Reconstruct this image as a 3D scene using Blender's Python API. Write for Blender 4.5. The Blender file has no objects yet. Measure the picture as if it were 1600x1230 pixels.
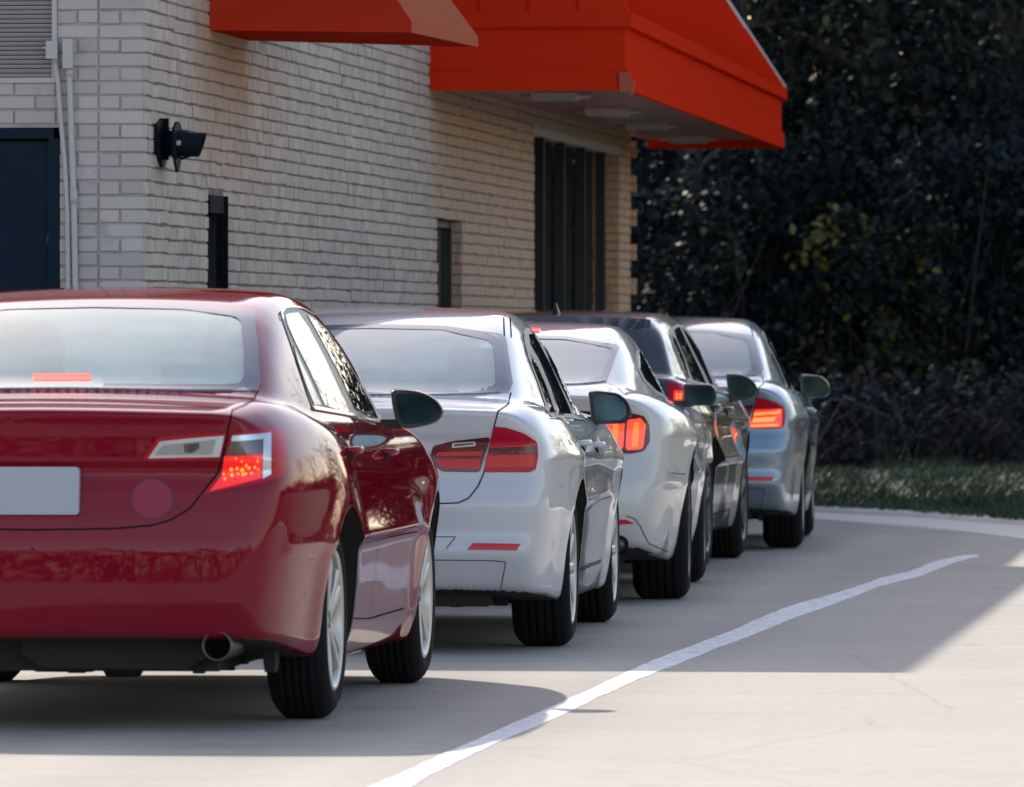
import bpy, bmesh, math, random
import numpy as np
from mathutils import Vector, Matrix
from mathutils.geometry import delaunay_2d_cdt
R = math.radians
random.seed(7)
rng = np.random.default_rng(11)
S = bpy.context.scene
COL = S.collection

# ------------------------------------------------------------------ camera
CAMH = 1.29
FPX = 12400.0          # focal length in pixels of a 1600 px wide picture
HOR = 528.0
cam = bpy.data.cameras.new('camera')
cam.sensor_width = 36.0
cam.lens = FPX / 1600.0 * 36.0
cam.shift_y = -(615.0 - HOR) / 1600.0
cam.clip_start = 0.5
cam.clip_end = 2000
cam.dof.use_dof = True
cam.dof.focus_distance = 33.0
cam.dof.aperture_fstop = 9.0
camo = bpy.data.objects.new('camera', cam)
COL.objects.link(camo)
camo.location = (0, 0, CAMH)
camo.rotation_euler = (R(90), 0, 0)
S.camera = camo

# ------------------------------------------------------------------ light
SUN_EL = 33.0
SUN_AZ = -22.5        # degrees east (+X) of the view direction (+Y)
w = bpy.data.worlds.new('World')
S.world = w
w.use_nodes = True
nt = w.node_tree
nt.nodes.clear()
sky = nt.nodes.new('ShaderNodeTexSky')
sky.sky_type = 'NISHITA'
sky.sun_disc = False
sky.sun_elevation = R(SUN_EL)
sky.sun_rotation = R(SUN_AZ)
sky.air_density = 1.0
sky.dust_density = 1.0
sky.ozone_density = 1.0
bg = nt.nodes.new('ShaderNodeBackground')
bg.inputs[1].default_value = 0.15
out = nt.nodes.new('ShaderNodeOutputWorld')
tint = nt.nodes.new('ShaderNodeMix')      # slightly warm white balance of the whole sky
tint.data_type = 'RGBA'; tint.blend_type = 'MULTIPLY'; tint.inputs[0].default_value = 1.0
tint.inputs[7].default_value = (1.16, 1.0, .90, 1)
nt.links.new(sky.outputs[0], tint.inputs[6]); nt.links.new(tint.outputs[2], bg.inputs[0])
nt.links.new(bg.outputs[0], out.inputs[0])
sun = bpy.data.lights.new('sun', 'SUN')
sun.energy = 2.7
sun.angle = R(0.6)
sun.color = (1.0, 0.93, 0.84)
suno = bpy.data.objects.new('sun', sun)
COL.objects.link(suno)
sd = Vector((math.sin(R(SUN_AZ)) * math.cos(R(SUN_EL)), math.cos(R(SUN_AZ)) * math.cos(R(SUN_EL)), math.sin(R(SUN_EL))))
suno.rotation_euler = sd.to_track_quat('Z', 'Y').to_euler()
suno.location = sd * 60
S.view_settings.view_transform = 'Standard'
S.view_settings.look = 'None'
S.view_settings.gamma = 1.0
S.view_settings.exposure = 0.85

# ------------------------------------------------------------------ materials
class NT:
    def __init__(s, name):
        s.m = bpy.data.materials.new(name)
        s.m.use_nodes = True
        s.t = s.m.node_tree
        s.b = s.t.nodes['Principled BSDF']
    def n(s, typ, **kw):
        nd = s.t.nodes.new(typ)
        for k, v in kw.items():
            if k.startswith('i_'):
                key = k[2:]
                key = int(key) if key.isdigit() else key.replace('_', ' ')
                nd.inputs[key].default_value = v
            else:
                setattr(nd, k, v)
        return nd
    def l(s, a, b): s.t.links.new(a, b)
    def coord(s, scale=(1, 1, 1), kind='Object'):
        tc = s.n('ShaderNodeTexCoord'); mp = s.n('ShaderNodeMapping')
        mp.inputs['Scale'].default_value = scale
        s.l(tc.outputs[kind], mp.inputs[0]); return mp.outputs[0]
    def noise(s, vec, scale, detail=4, rough=.6):
        nd = s.n('ShaderNodeTexNoise'); nd.inputs['Scale'].default_value = scale
        nd.inputs['Detail'].default_value = detail; nd.inputs['Roughness'].default_value = rough
        s.l(vec, nd.inputs['Vector']); return nd.outputs['Fac']
    def ramp(s, fac, stops):
        nd = s.n('ShaderNodeValToRGB'); e = nd.color_ramp.elements
        while len(e) < len(stops): e.new(.5)
        for i, (p, c) in enumerate(stops):
            e[i].position = p
            e[i].color = (c, c, c, 1) if isinstance(c, (int, float)) else (*c, 1)
        s.l(fac, nd.inputs[0]); return nd.outputs[0]
    def mix(s, fac, a, b, mode='MIX'):
        nd = s.n('ShaderNodeMix', data_type='RGBA', blend_type=mode)
        for sock, v in ((nd.inputs[0], fac), (nd.inputs[6], a), (nd.inputs[7], b)):
            if isinstance(v, (int, float)): sock.default_value = v
            elif isinstance(v, tuple): sock.default_value = (*v, 1)
            else: s.l(v, sock)
        return nd.outputs[2]
    def bump(s, h, strength=.3, dist=.01):
        nd = s.n('ShaderNodeBump'); nd.inputs['Strength'].default_value = strength
        nd.inputs['Distance'].default_value = dist
        s.l(h, nd.inputs['Height']); s.l(nd.outputs[0], s.b.inputs['Normal']); return nd
    def set(s, **kw):
        for k, v in kw.items():
            key = k.replace('_', ' ')
            if isinstance(v, tuple) and len(v) == 3: v = (*v, 1)
            s.b.inputs[key].default_value = v
        return s

def simple(name, col, rough=.5, **kw):
    m = NT(name); m.set(Base_Color=col, Roughness=rough, **kw); return m.m

def paint(name, col, metal=.0, rough=.35, dirt=.25, spec=.35, coat=1.0, cior=1.5):
    m = NT(name)
    m.set(Base_Color=col, Metallic=metal, Roughness=rough, Coat_Weight=coat, Coat_Roughness=.03, Coat_IOR=cior, Specular_IOR_Level=spec)
    v = m.coord()
    n1 = m.noise(v, 3.0, 5)
    sp = m.n('ShaderNodeSeparateXYZ'); m.l(v, sp.inputs[0])
    # dusty film, thicker near the sills
    mr = m.n('ShaderNodeMapRange'); mr.inputs[1].default_value = .2; mr.inputs[2].default_value = .65
    mr.inputs[3].default_value = dirt; mr.inputs[4].default_value = .0
    m.l(sp.outputs[2], mr.inputs[0])
    mu = m.n('ShaderNodeMath', operation='MULTIPLY'); m.l(mr.outputs[0], mu.inputs[0]); m.l(m.ramp(n1, [(.3, .3), (.7, 1.)]), mu.inputs[1])
    m.l(m.mix(mu.outputs[0], col, (.30, .25, .20)), m.b.inputs['Base Color'])
    # slight roughness variation of the clear coat
    m.l(m.ramp(m.noise(v, 1.7, 6), [(.3, .015), (.8, .06)]), m.b.inputs['Coat Roughness'])
    # the unpainted inner side of the panels
    ge = m.n('ShaderNodeNewGeometry'); df = m.n('ShaderNodeBsdfDiffuse'); df.inputs[0].default_value = (.03, .03, .032, 1)
    mxs = m.n('ShaderNodeMixShader'); m.l(ge.outputs['Backfacing'], mxs.inputs[0]); m.l(m.b.outputs[0], mxs.inputs[1]); m.l(df.outputs[0], mxs.inputs[2])
    m.l(mxs.outputs[0], m.t.nodes['Material Output'].inputs[0])
    return m.m

def emis(name, col, strength, rough=.2, base=None):
    m = NT(name); m.set(Base_Color=base or col, Roughness=rough, Emission_Color=col, Emission_Strength=strength, Coat_Weight=.6)
    return m.m

M = {}
M['red_paint'] = paint('red_paint', (.215, .0003, .014), .0, .40, spec=.0, coat=1.0, cior=1.39, dirt=.06)
M['white_paint'] = paint('white_paint', (.57, .575, .60), .10, .38, coat=1.0, cior=1.42)
M['pearl_paint'] = paint('pearl_paint', (.60, .58, .55), .05, .38, coat=1.0, cior=1.42)
M['silver_paint'] = paint('silver_paint', (.20, .26, .33), .7, .34)
M['grey_paint'] = paint('grey_paint', (.035, .037, .042), .45, .35)
M['gap'] = simple('gap', (.008, .007, .008), .9, Specular_IOR_Level=.1)
M['black_trim'] = simple('black_trim', (.012, .012, .014), .35)
M['gloss_black'] = simple('gloss_black', (.006, .006, .008), .22, Specular_IOR_Level=.3)
M['rubber'] = simple('rubber', (.010, .010, .011), .9, Specular_IOR_Level=.2)
M['under'] = simple('under', (.018, .017, .016), .8)
M['chrome'] = simple('chrome', (.75, .75, .75), .12, Metallic=1.0)
M['alloy'] = simple('alloy', (.50, .49, .47), .35, Metallic=.8)
M['dark_alloy'] = simple('dark_alloy', (.06, .06, .065), .3, Metallic=.8)
M['steel'] = simple('steel', (.14, .13, .12), .45, Metallic=.9)
M['plate'] = simple('plate', (.42, .44, .49), .6)
M['emblem'] = simple('emblem', (.30, .05, .08), .7, Specular_IOR_Level=.1)
M['emblem_ring'] = simple('emblem_ring', (.10, .02, .03), .4)
M['mirror_glass'] = simple('mirror_glass', (.10, .20, .27), .03, Metallic=1.0)
M['side_glass'] = simple('side_glass', (.012, .016, .017), .015, IOR=1.75)
def rear_glass(name, c1, c2):
    m = NT(name); m.set(Roughness=.05, IOR=1.5, Specular_IOR_Level=.5)
    v = m.coord()
    sp = m.n('ShaderNodeSeparateXYZ'); m.l(v, sp.inputs[0])
    n = m.noise(m.coord((1.2, 1, 2.5)), 1.6, 2, .4)
    m.l(m.mix(m.ramp(n, [(.35, 0.), (.65, 1.)]), c1, c2), m.b.inputs['Base Color'])
    return m.m
M['rear_glass'] = rear_glass('rear_glass', (.27, .385, .37), (.15, .245, .26))
def dusty_glass(name, tint, dust, fac):
    m = NT(name); t = m.t; ou = t.nodes['Material Output']; t.nodes.remove(m.b)
    tr = m.n('ShaderNodeBsdfTransparent'); tr.inputs[0].default_value = (*tint, 1)
    di = m.n('ShaderNodeBsdfDiffuse'); v = m.coord((1.2, 1, 2.5))
    m.l(m.mix(m.ramp(m.noise(v, 1.8, 3, .5), [(.35, 0.), (.65, 1.)]), dust, tuple(k * .8 for k in dust)), di.inputs[0])
    mx1 = m.n('ShaderNodeMixShader'); m.l(m.ramp(m.noise(m.coord(), 3.0, 5, .6), [(.3, fac - .06), (.7, fac + .06)]), mx1.inputs[0]); m.l(tr.outputs[0], mx1.inputs[1]); m.l(di.outputs[0], mx1.inputs[2])
    gl = m.n('ShaderNodeBsdfGlossy'); gl.inputs['Roughness'].default_value = .03
    fr = m.n('ShaderNodeFresnel'); gb = m.n('ShaderNodeNewGeometry'); mi_ = m.n('ShaderNodeMapRange'); mi_.inputs[3].default_value = 1.8; mi_.inputs[4].default_value = 1 / 1.8; m.l(gb.outputs['Backfacing'], mi_.inputs[0]); m.l(mi_.outputs[0], fr.inputs[0])
    mx2 = m.n('ShaderNodeMixShader'); m.l(fr.outputs[0], mx2.inputs[0]); m.l(mx1.outputs[0], mx2.inputs[1]); m.l(gl.outputs[0], mx2.inputs[2])
    m.l(mx2.outputs[0], ou.inputs[0]); return m.m
M['dusty_glass'] = dusty_glass('dusty_glass', (.74, .90, .87), (.60, .82, .80), .52)
M['clear_glass'] = dusty_glass('clear_glass', (.86, .94, .92), (.4, .42, .4), .10)
M['seat'] = simple('seat', (.05, .05, .052), .8)
M['glass_border'] = simple('glass_border', (.12, .12, .15), .08, IOR=1.5)
M['heater'] = simple('heater', (.30, .35, .36), .2)
M['lens_red'] = simple('lens_red', (.46, .0005, .022), .2, Coat_Weight=.05, Specular_IOR_Level=.3)
M['lens_dark'] = simple('lens_dark', (.10, .003, .012), .12, Coat_Weight=.3)
M['lens_clear'] = simple('lens_clear', (.34, .345, .36), .18, Coat_Weight=1.0, Metallic=.5)
M['lens_smoke'] = simple('lens_smoke', (.10, .09, .10), .1, Coat_Weight=1.0, Metallic=.5)
M['lens_silver'] = simple('lens_silver', (.62, .66, .72), .15, Metallic=.6)
M['reflector'] = simple('reflector', (.62, .010, .014), .25)
M['lamp_glow'] = emis('lamp_glow', (1.0, .012, .006), .50)
M['lamp_hot'] = emis('lamp_hot', (1.0, .20, .015), .95)
M['lamp_orange'] = emis('lamp_orange', (1.0, .045, .010), .72)
M['lamp_core'] = emis('lamp_core', (1.0, .11, .012), .95)
M['lamp_deep'] = emis('lamp_deep', (.9, .008, .006), .30)
M['head_lens'] = simple('head_lens', (.5, .5, .52), .1, Coat_Weight=1.0)

# ------------------------------------------------------------------ helpers
def obj(name, me, parent=None, mats=None):
    if mats is not None:
        for m in (mats if isinstance(mats, (list, tuple)) else [mats]): me.materials.append(m)
    o = bpy.data.objects.new(name, me); COL.objects.link(o)
    if parent is not None: o.parent = parent
    return o
def empty(name, loc=(0, 0, 0), rz=0):
    o = bpy.data.objects.new(name, None); COL.objects.link(o)
    o.location = loc; o.rotation_euler = (0, 0, rz); o.empty_display_size = .2
    return o
def tag(o, label=None, cat=None, group=None, kind=None):
    if label: o['label'] = label
    if cat: o['category'] = cat
    if group: o['group'] = group
    if kind: o['kind'] = kind
    return o
def mesh_from(name, V, F, normals=None, smooth=True, mi=None):
    me = bpy.data.meshes.new(name)
    V = np.asarray(V, dtype=np.float32)
    me.from_pydata(V.tolist(), [], [tuple(int(i) for i in f) for f in F])
    me.update()
    if smooth: me.polygons.foreach_set('use_smooth', [True] * len(me.polygons))
    if mi is not None: me.polygons.foreach_set('material_index', np.asarray(mi, dtype=np.int32))
    if normals is not None:
        me.normals_split_custom_set_from_vertices(np.asarray(normals, dtype=np.float32).tolist())
    return me

class MB:
    """collects boxes, tubes and sheets into one mesh"""
    def __init__(s): s.V = []; s.F = []; s.S = []; s.MI = []; s.mi = 0
    def add(s, V, F, smooth=False):
        b = len(s.V); s.V += [tuple(map(float, v)) for v in V]
        for f in F: s.F.append([b + i for i in f]); s.S.append(smooth); s.MI.append(s.mi)
        return s
    def box(s, c, d, mat=None):
        x, y, z = [k / 2 for k in d]
        P = [Vector((sx * x, sy * y, sz * z)) for sx in (-1, 1) for sy in (-1, 1) for sz in (-1, 1)]
        if mat is not None: P = [mat @ p for p in P]
        P = [p + Vector(c) for p in P]
        return s.add(P, [(0, 1, 3, 2), (4, 6, 7, 5), (0, 4, 5, 1), (2, 3, 7, 6), (0, 2, 6, 4), (1, 5, 7, 3)])
    def prism(s, poly, axis, a0, a1, smooth=False):
        """poly in the plane of the two other axes, extruded along axis"""
        ax = {'x': 0, 'y': 1, 'z': 2}[axis]; o = [i for i in range(3) if i != ax]
        V = []
        for a in (a0, a1):
            for p in poly:
                v = [0, 0, 0]; v[ax] = a; v[o[0]] = p[0]; v[o[1]] = p[1]; V.append(v)
        n = len(poly)
        F = [tuple(range(n)), tuple(range(2 * n - 1, n - 1, -1))] + [(i, i + n, (i + 1) % n + n, (i + 1) % n) for i in range(n)]
        return s.add(V, F, smooth)
    def tube(s, pts, r, n=10, caps=True, smooth=True):
        pts = [Vector(p) for p in pts]; rs = r if isinstance(r, (list, tuple)) else [r] * len(pts)
        V = []; F = []; up = None
        for i, p in enumerate(pts):
            t = (pts[min(i + 1, len(pts) - 1)] - pts[max(i - 1, 0)]).normalized()
            if up is None: up = t.orthogonal().normalized()
            up = (up - t * up.dot(t)); up = up.normalized() if up.length > 1e-6 else t.orthogonal().normalized()
            sd_ = t.cross(up)
            for k in range(n):
                a = 2 * math.pi * k / n; V.append(p + (up * math.cos(a) + sd_ * math.sin(a)) * rs[i])
        for i in range(len(pts) - 1):
            for k in range(n): F.append((i * n + k, i * n + (k + 1) % n, (i + 1) * n + (k + 1) % n, (i + 1) * n + k))
        if caps: F.append(tuple(range(n - 1, -1, -1))); F.append(tuple((len(pts) - 1) * n + k for k in range(n)))
        return s.add(V, F, smooth)
    def lathe(s, prof, n=48, smooth=True, closed=False):
        """prof: (x, r) pairs turned about the X axis"""
        V = []; F = []; m = len(prof)
        for k in range(n):
            a = 2 * math.pi * k / n
            for (x, r_) in prof: V.append((x, r_ * math.cos(a), r_ * math.sin(a)))
        for k in range(n):
            for i in range(m if closed else m - 1):
                j = (i + 1) % m; kk = (k + 1) % n
                F.append((k * m + i, k * m + j, kk * m + j, kk * m + i))
        return s.add(V, F, smooth)
    def build(s, name, mats, parent=None, fix=True):
        me = bpy.data.meshes.new(name); me.from_pydata(s.V, [], s.F); me.update()
        me.polygons.foreach_set('use_smooth', s.S)
        me.polygons.foreach_set('material_index', s.MI)
        if fix:
            bm = bmesh.new(); bm.from_mesh(me); bmesh.ops.recalc_face_normals(bm, faces=bm.faces); bm.to_mesh(me); bm.free()
        return obj(name, me, parent, mats)
def ground_pt(px, py, z=0.0):
    s = (py - HOR) / (CAMH - z); d = FPX / s
    return ((px - 800) / s, d)
# ------------------------------------------------------------------ car bodies
def spline(pts, n=3000):
    """smooth curve through points, tabulated (monotone-ish cubic Hermite)"""
    p = np.array(pts, float); x, y = p[:, 0], p[:, 1]
    h = np.diff(x); d = np.diff(y) / h
    m = np.zeros_like(y); m[0] = d[0]; m[-1] = d[-1]
    for i in range(1, len(x) - 1):
        if d[i - 1] * d[i] <= 0: m[i] = 0
        else:
            w1 = 2 * h[i] + h[i - 1]; w2 = h[i] + 2 * h[i - 1]
            m[i] = (w1 + w2) / (w1 / d[i - 1] + w2 / d[i])
    xs = np.linspace(x[0], x[-1], n); k = np.clip(np.searchsorted(x, xs, 'right') - 1, 0, len(x) - 2)
    t = (xs - x[k]) / h[k]
    ys = (2*t**3 - 3*t**2 + 1) * y[k] + (t**3 - 2*t**2 + t) * h[k] * m[k] + (-2*t**3 + 3*t**2) * y[k + 1] + (t**3 - t**2) * h[k] * m[k + 1]
    ker = max(3, int(n * .012)) | 1
    pad = np.concatenate([np.full(ker, ys[0]) + (ys[0]-ys[1]) * np.arange(ker, 0, -1), ys, np.full(ker, ys[-1]) + (ys[-1]-ys[-2]) * np.arange(1, ker + 1)])
    g = np.hanning(ker + 2)[1:-1]; g /= g.sum()
    ys = np.convolve(pad, g, 'same')[ker:-ker]
    s0 = (ys[1] - ys[0]) / (xs[1] - xs[0]); s1 = (ys[-1] - ys[-2]) / (xs[1] - xs[0])
    def f(q):
        r = np.interp(q, xs, ys)
        return r + np.where(q < xs[0], (q - xs[0]) * s0, 0) + np.where(q > xs[-1], (q - xs[-1]) * s1, 0)
    return f
def smax(a, b, k):
    h = np.maximum(k - np.abs(a - b), 0) / k
    return np.maximum(a, b) + h * h * h * k / 6
def smin(a, b, k): return -smax(-a, -b, k)

def inpoly(P, poly):
    x, y = P[:, 0], P[:, 1]; c = np.zeros(len(P), bool); n = len(poly)
    for i in range(n):
        x0, y0 = poly[i]; x1, y1 = poly[(i + 1) % n]
        if y0 == y1: continue
        c ^= ((y0 > y) != (y1 > y)) & (x < (x1 - x0) * (y - y0) / (y1 - y0) + x0)
    return c
def round_poly(poly, r=.25, n=4):
    """cut each corner with a small curve; r = fraction of the shorter edge"""
    P = [np.array(p, float) for p in poly]; out_ = []
    for i, p in enumerate(P):
        a = P[i - 1] - p; b = P[(i + 1) % len(P)] - p
        L = min(np.linalg.norm(a), np.linalg.norm(b)) * r
        a = p + a / np.linalg.norm(a) * L; b = p + b / np.linalg.norm(b) * L
        for k in range(n + 1):
            t = k / n; out_.append(tuple((1 - t)**2 * a + 2 * t * (1 - t) * p + t * t * b))
    return out_
def resample(poly, step, closed=True):
    P = [np.array(p, float) for p in poly]; out_ = []
    rngk = range(len(P)) if closed else range(len(P) - 1)
    for i in rngk:
        a, b = P[i], P[(i + 1) % len(P)]; n = max(1, int(round(np.linalg.norm(b - a) / step)))
        for k in range(n): out_.append(a + (b - a) * k / n)
    if not closed: out_.append(P[-1])
    return np.array(out_)

class CarShape:
    def __init__(s, P, cx, cy, yaw):
        s.P = P; s.cx, s.cy, s.yaw = cx, cy, R(yaw)
        g = lambda k: spline(P[k])
        s.wz, s.wy, s.yr, s.zt, s.zr, s.gb = g('side'), g('plan'), g('rear'), g('deck'), g('roof'), g('ghplan')
        s.yf = spline(P.get('front', [(.1, P['wb'] + .80), (.3, P['wb'] + .90), (.5, P['wb'] + .92), (.7, P['wb'] + .86), (.9, P['wb'] + .7), (1.2, P['wb'] + .4)]))
        s.zb = spline(P.get('bottom', [(-1.2, .27), (-.9, .24), (-.5, .2), (0, .17), (P['wb'], .16), (P['wb'] + 1, .2)]))
    def f(s, X, Y, Z):
        P = s.P; ax = np.sqrt(X * X + 1e-6); R_ = P['R']
        wb = P['wb']
        r1 = np.sqrt(Y**2 + (Z - R_)**2); r2 = np.sqrt((Y - wb)**2 + (Z - R_)**2)
        flare = P.get('flare', .018) * (np.exp(-((r1 - R_ - .05) / .10)**2) + np.exp(-((r2 - R_ - .05) / .10)**2))
        w = P['W'] + s.wz(Z) + s.wy(Y) + flare * (Z > 0)
        # haunch over the rear wheel
        w = w + P.get('haunch', 0) * np.exp(-((Y + .05) / .45)**2 - ((Z - P.get('haunch_z', .86)) / .10)**2)
        # character line
        w = w + P.get('crease', .012) * np.exp(-((Z - (P.get('crease_z', .80) - .02 * Y)) / .035)**2) * (1 / (1 + np.exp(-(Y + .2) * 4)))
        side = ax - w
        top = Z - (s.zt(Y) - P.get('crown', .05) * ax * ax)
        bow = P.get('bow', .14) * ax**P.get('bowp', 3)
        rear = s.yr(Z) + bow - Y
        if 'dent' in P:   # plate recess on the boot lid
            hx, z0, z1, dp = P['dent']
            q = 1 / (1 + np.exp((ax - hx) / .02)) / (1 + np.exp((z0 - Z) / .012)) / (1 + np.exp((Z - z1) / .012))
            rear = rear + dp * q
        front = Y - (s.yf(Z) - .35 * ax**3)
        bot = s.zb(Y) - Z
        lip = smax(top, rear, P.get('klip', .035))
        b = smax(lip, side, P.get('kside', .13))
        b = smax(b, front, .12)
        b = smax(b, rear, P.get('kcorner', .07))
        b = smax(b, bot, .05)
        zbelt = P.get('zbelt', .98)
        gw = s.gb(Y) - (Z - zbelt) * P.get('tumble', .50) - P.get('tcurve', .25) * np.maximum(Z - zbelt, 0)**2
        gs = (ax - gw) * .92
        gr = (Z - (s.zr(Y) - P.get('rcrown', .07) * ax * ax)) * P.get('rs', .93)
        gh = smax(gs, gr, P.get('kroof', .11))
        gh = smax(gh, .6 - Z, .05)
        gh = smax(gh, rear + P.get('ghrear', .14), .06)
        gh = smax(gh, front + .35, .06)
        u = smin(b, gh, P.get('kunion', .05))
        if 'spoil' in P:   # roof spoiler slab: y0,y1,z at y0,z at y1, thickness, half width
            y0, y1, z0, z1, th, hw = P['spoil']
            zz = z0 + (z1 - z0) * (Y - y0) / (y1 - y0) - .06 * ax * ax
            sl = smax(smax(np.abs(Z - zz) - th / 2, ax - hw, .03), smax(y0 + .10 * ax**2 - Y, Y - y1, .02), .02)
            u = smin(u, sl, .02)
        return u
    def grad(s, Pn, e=.003):
        g = np.stack([s.f(*(Pn + d).T) - s.f(*(Pn - d).T) for d in np.eye(3) * e], 1)
        return g / (np.linalg.norm(g, axis=1, keepdims=True) + 1e-12)
    def cast(s, O, D, tmax=6.0, step=.02, t0=0.0):
        """first surface crossing along rays"""
        n = len(O); t = np.full(n, t0); done = np.zeros(n, bool); hit = np.full(n, np.nan)
        prev = t.copy()
        for i in range(int((tmax - t0) / step)):
            idx = np.where(~done)[0]
            if not len(idx): break
            tt = t0 + i * step
            Pn = O[idx] + D[idx] * tt
            ins = s.f(*Pn.T) < 0
            h = idx[ins]
            if len(h):
                lo = np.full(len(h), tt - step); hi = np.full(len(h), tt)
                for _ in range(22):
                    mid = (lo + hi) / 2; v = s.f(*(O[h] + D[h] * mid[:, None]).T) < 0
                    hi = np.where(v, mid, hi); lo = np.where(v, lo, mid)
                hit[h] = hi; done[h] = True
        return O + D * hit[:, None]
    # --- ways of laying a 2D outline on the body
    def by_photo(s, P2):
        P2 = np.asarray(P2, float); c, sn = math.cos(s.yaw), math.sin(s.yaw)
        d = np.stack([(P2[:, 0] - 800) / FPX, np.ones(len(P2)), (HOR - P2[:, 1]) / FPX], 1)
        rel = np.array([-s.cx, -s.cy, CAMH])
        loc = lambda v: np.stack([v[..., 0] * c - v[..., 1] * sn, v[..., 0] * sn + v[..., 1] * c, v[..., 2]], -1)
        O = np.repeat(loc(rel)[None], len(P2), 0); D = loc(d)
        t0 = s.cy - 3.0
        return s.cast(O, D, s.cy + 3.5, .02, t0)
    def by_side(s, P2, sign=1):
        P2 = np.asarray(P2, float); n = len(P2)
        O = np.stack([np.full(n, 1.3 * sign), P2[:, 0], P2[:, 1]], 1); D = np.repeat(np.array([[-sign, 0, 0]], float), n, 0)
        return s.cast(O, D, 1.3)
    def by_rear(s, P2):
        P2 = np.asarray(P2, float); n = len(P2)
        O = np.stack([P2[:, 0], np.full(n, -1.7), P2[:, 1]], 1); D = np.repeat(np.array([[0, 1., 0]]), n, 0)
        return s.cast(O, D, 3.5)
    def by_front(s, P2):
        P2 = np.asarray(P2, float); n = len(P2)
        O = np.stack([P2[:, 0], np.full(n, s.P['wb'] + 1.7), P2[:, 1]], 1); D = np.repeat(np.array([[0, -1., 0]]), n, 0)
        return s.cast(O, D, 3.5)
    def by_top(s, P2):
        P2 = np.asarray(P2, float); n = len(P2)
        O = np.stack([P2[:, 0], P2[:, 1], np.full(n, 1.9)], 1); D = np.repeat(np.array([[0, 0, -1.]]), n, 0)
        return s.cast(O, D, 1.7)
    def patch(s, name, poly, how, mat, parent, off=.003, step=None, mirror=False, both=False, skirt=.012):
        poly = [tuple(map(float, p)) for p in poly]
        A = np.array(poly); ext = A.max(0) - A.min(0)
        step = step or max(ext) / 26
        bd = resample(poly, step)
        gx = np.arange(A[:, 0].min() + step * .5, A[:, 0].max(), step); gy = np.arange(A[:, 1].min() + step * .5, A[:, 1].max(), step)
        G = np.array([(a, b) for a in gx for b in gy]) if len(gx) and len(gy) else np.zeros((0, 2))
        if len(G):
            G = G[inpoly(G, bd)]
            if len(G):
                dmin = np.min(np.linalg.norm(G[:, None] - bd[None], axis=2), axis=1); G = G[dmin > step * .45]
        allp = [Vector(p) for p in bd] + [Vector(p) for p in G]
        nb = len(bd)
        r = delaunay_2d_cdt(allp, [(i, (i + 1) % nb) for i in range(nb)], [], 1, 1e-5)
        V2 = np.array([tuple(v) for v in r[0]]); F = r[2]
        P3 = how(V2)
        bad = np.isnan(P3).any(1)
        if bad.any():
            good = ~bad
            if not good.any(): print('PATCH FAILED', name); return None
            for i in np.where(bad)[0]:
                j = np.where(good)[0][np.argmin(np.linalg.norm(V2[good] - V2[i], axis=1))]; P3[i] = P3[j]
        N = s.grad(P3)
        V = P3 + N * off
        # drop stretched triangles over silhouettes
        F = [f for f in F if max(np.linalg.norm(P3[f[i]] - P3[f[i - 1]]) for i in range(3)) < .7]
        # orient
        F2 = []
        for f in F:
            n_ = np.cross(V[f[1]] - V[f[0]], V[f[2]] - V[f[0]])
            F2.append(tuple(f) if n_ @ N[f[0]] > 0 else tuple(f[::-1]))
        # skirt: thickness going into the body
        from collections import Counter
        ec = {}
        for f in F2:
            for i in range(3): ec[(f[i], f[(i + 1) % 3])] = 1
        be = [e for e in ec if (e[1], e[0]) not in ec]
        ids = sorted({i for e in be for i in e}); base = len(V); mp = {v: base + k for k, v in enumerate(ids)}
        V = np.vstack([V, V[ids] - N[ids] * skirt]); Nn = np.vstack([N, N[ids]])
        for a, b in be: F2.append((b, a, mp[a], mp[b]))
        outs = []
        for sgn in ([1, -1] if both else ([-1] if mirror else [1])):
            VV = V * [sgn, 1, 1]; NN = Nn * [sgn, 1, 1]; FF = F2 if sgn > 0 else [f[::-1] for f in F2]
            me = mesh_from(name, VV, FF, NN)
            outs.append(obj(name, me, parent, mat))
        return outs if len(outs) > 1 else outs[0]
    def ribbon(s, pts2, how, width=.006, off=.0028, both=False, step=.012, closed=False, is3d=False):
        """returns (V,F,N) of a thin strip lying on the body"""
        if is3d: P3 = pts2
        else:
            P2 = np.asarray(pts2, float)
            Q = how(resample(P2, max(np.ptp(P2[:, 0]), np.ptp(P2[:, 1])) / 60, closed))
            Q = Q[~np.isnan(Q).any(1)]
            P3 = Q
        if len(P3) < 2: return []
        N = s.grad(P3)
        T = np.gradient(P3, axis=0); T /= np.linalg.norm(T, axis=1, keepdims=True) + 1e-9
        B = np.cross(T, N); B /= np.linalg.norm(B, axis=1, keepdims=True) + 1e-9
        Va = P3 + B * width / 2 + N * off; Vb = P3 - B * width / 2 + N * off
        n = len(P3); V = np.vstack([Va, Vb]); NN = np.vstack([N, N])
        F = []
        for i in range(n - 1):
            if np.linalg.norm(P3[i + 1] - P3[i]) > .2: continue
            F.append((i, i + 1, i + 1 + n, i + n))
        res = []
        if F:
            f = F[0]; nn = np.cross(V[f[1]] - V[f[0]], V[f[2]] - V[f[0]])
            if nn @ N[f[0]] < 0: F = [g_[::-1] for g_ in F]
        res.append((V, F, NN))
        if both: res.append((V * [-1, 1, 1], [g_[::-1] for g_ in F], NN * [-1, 1, 1]))
        return res
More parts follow.
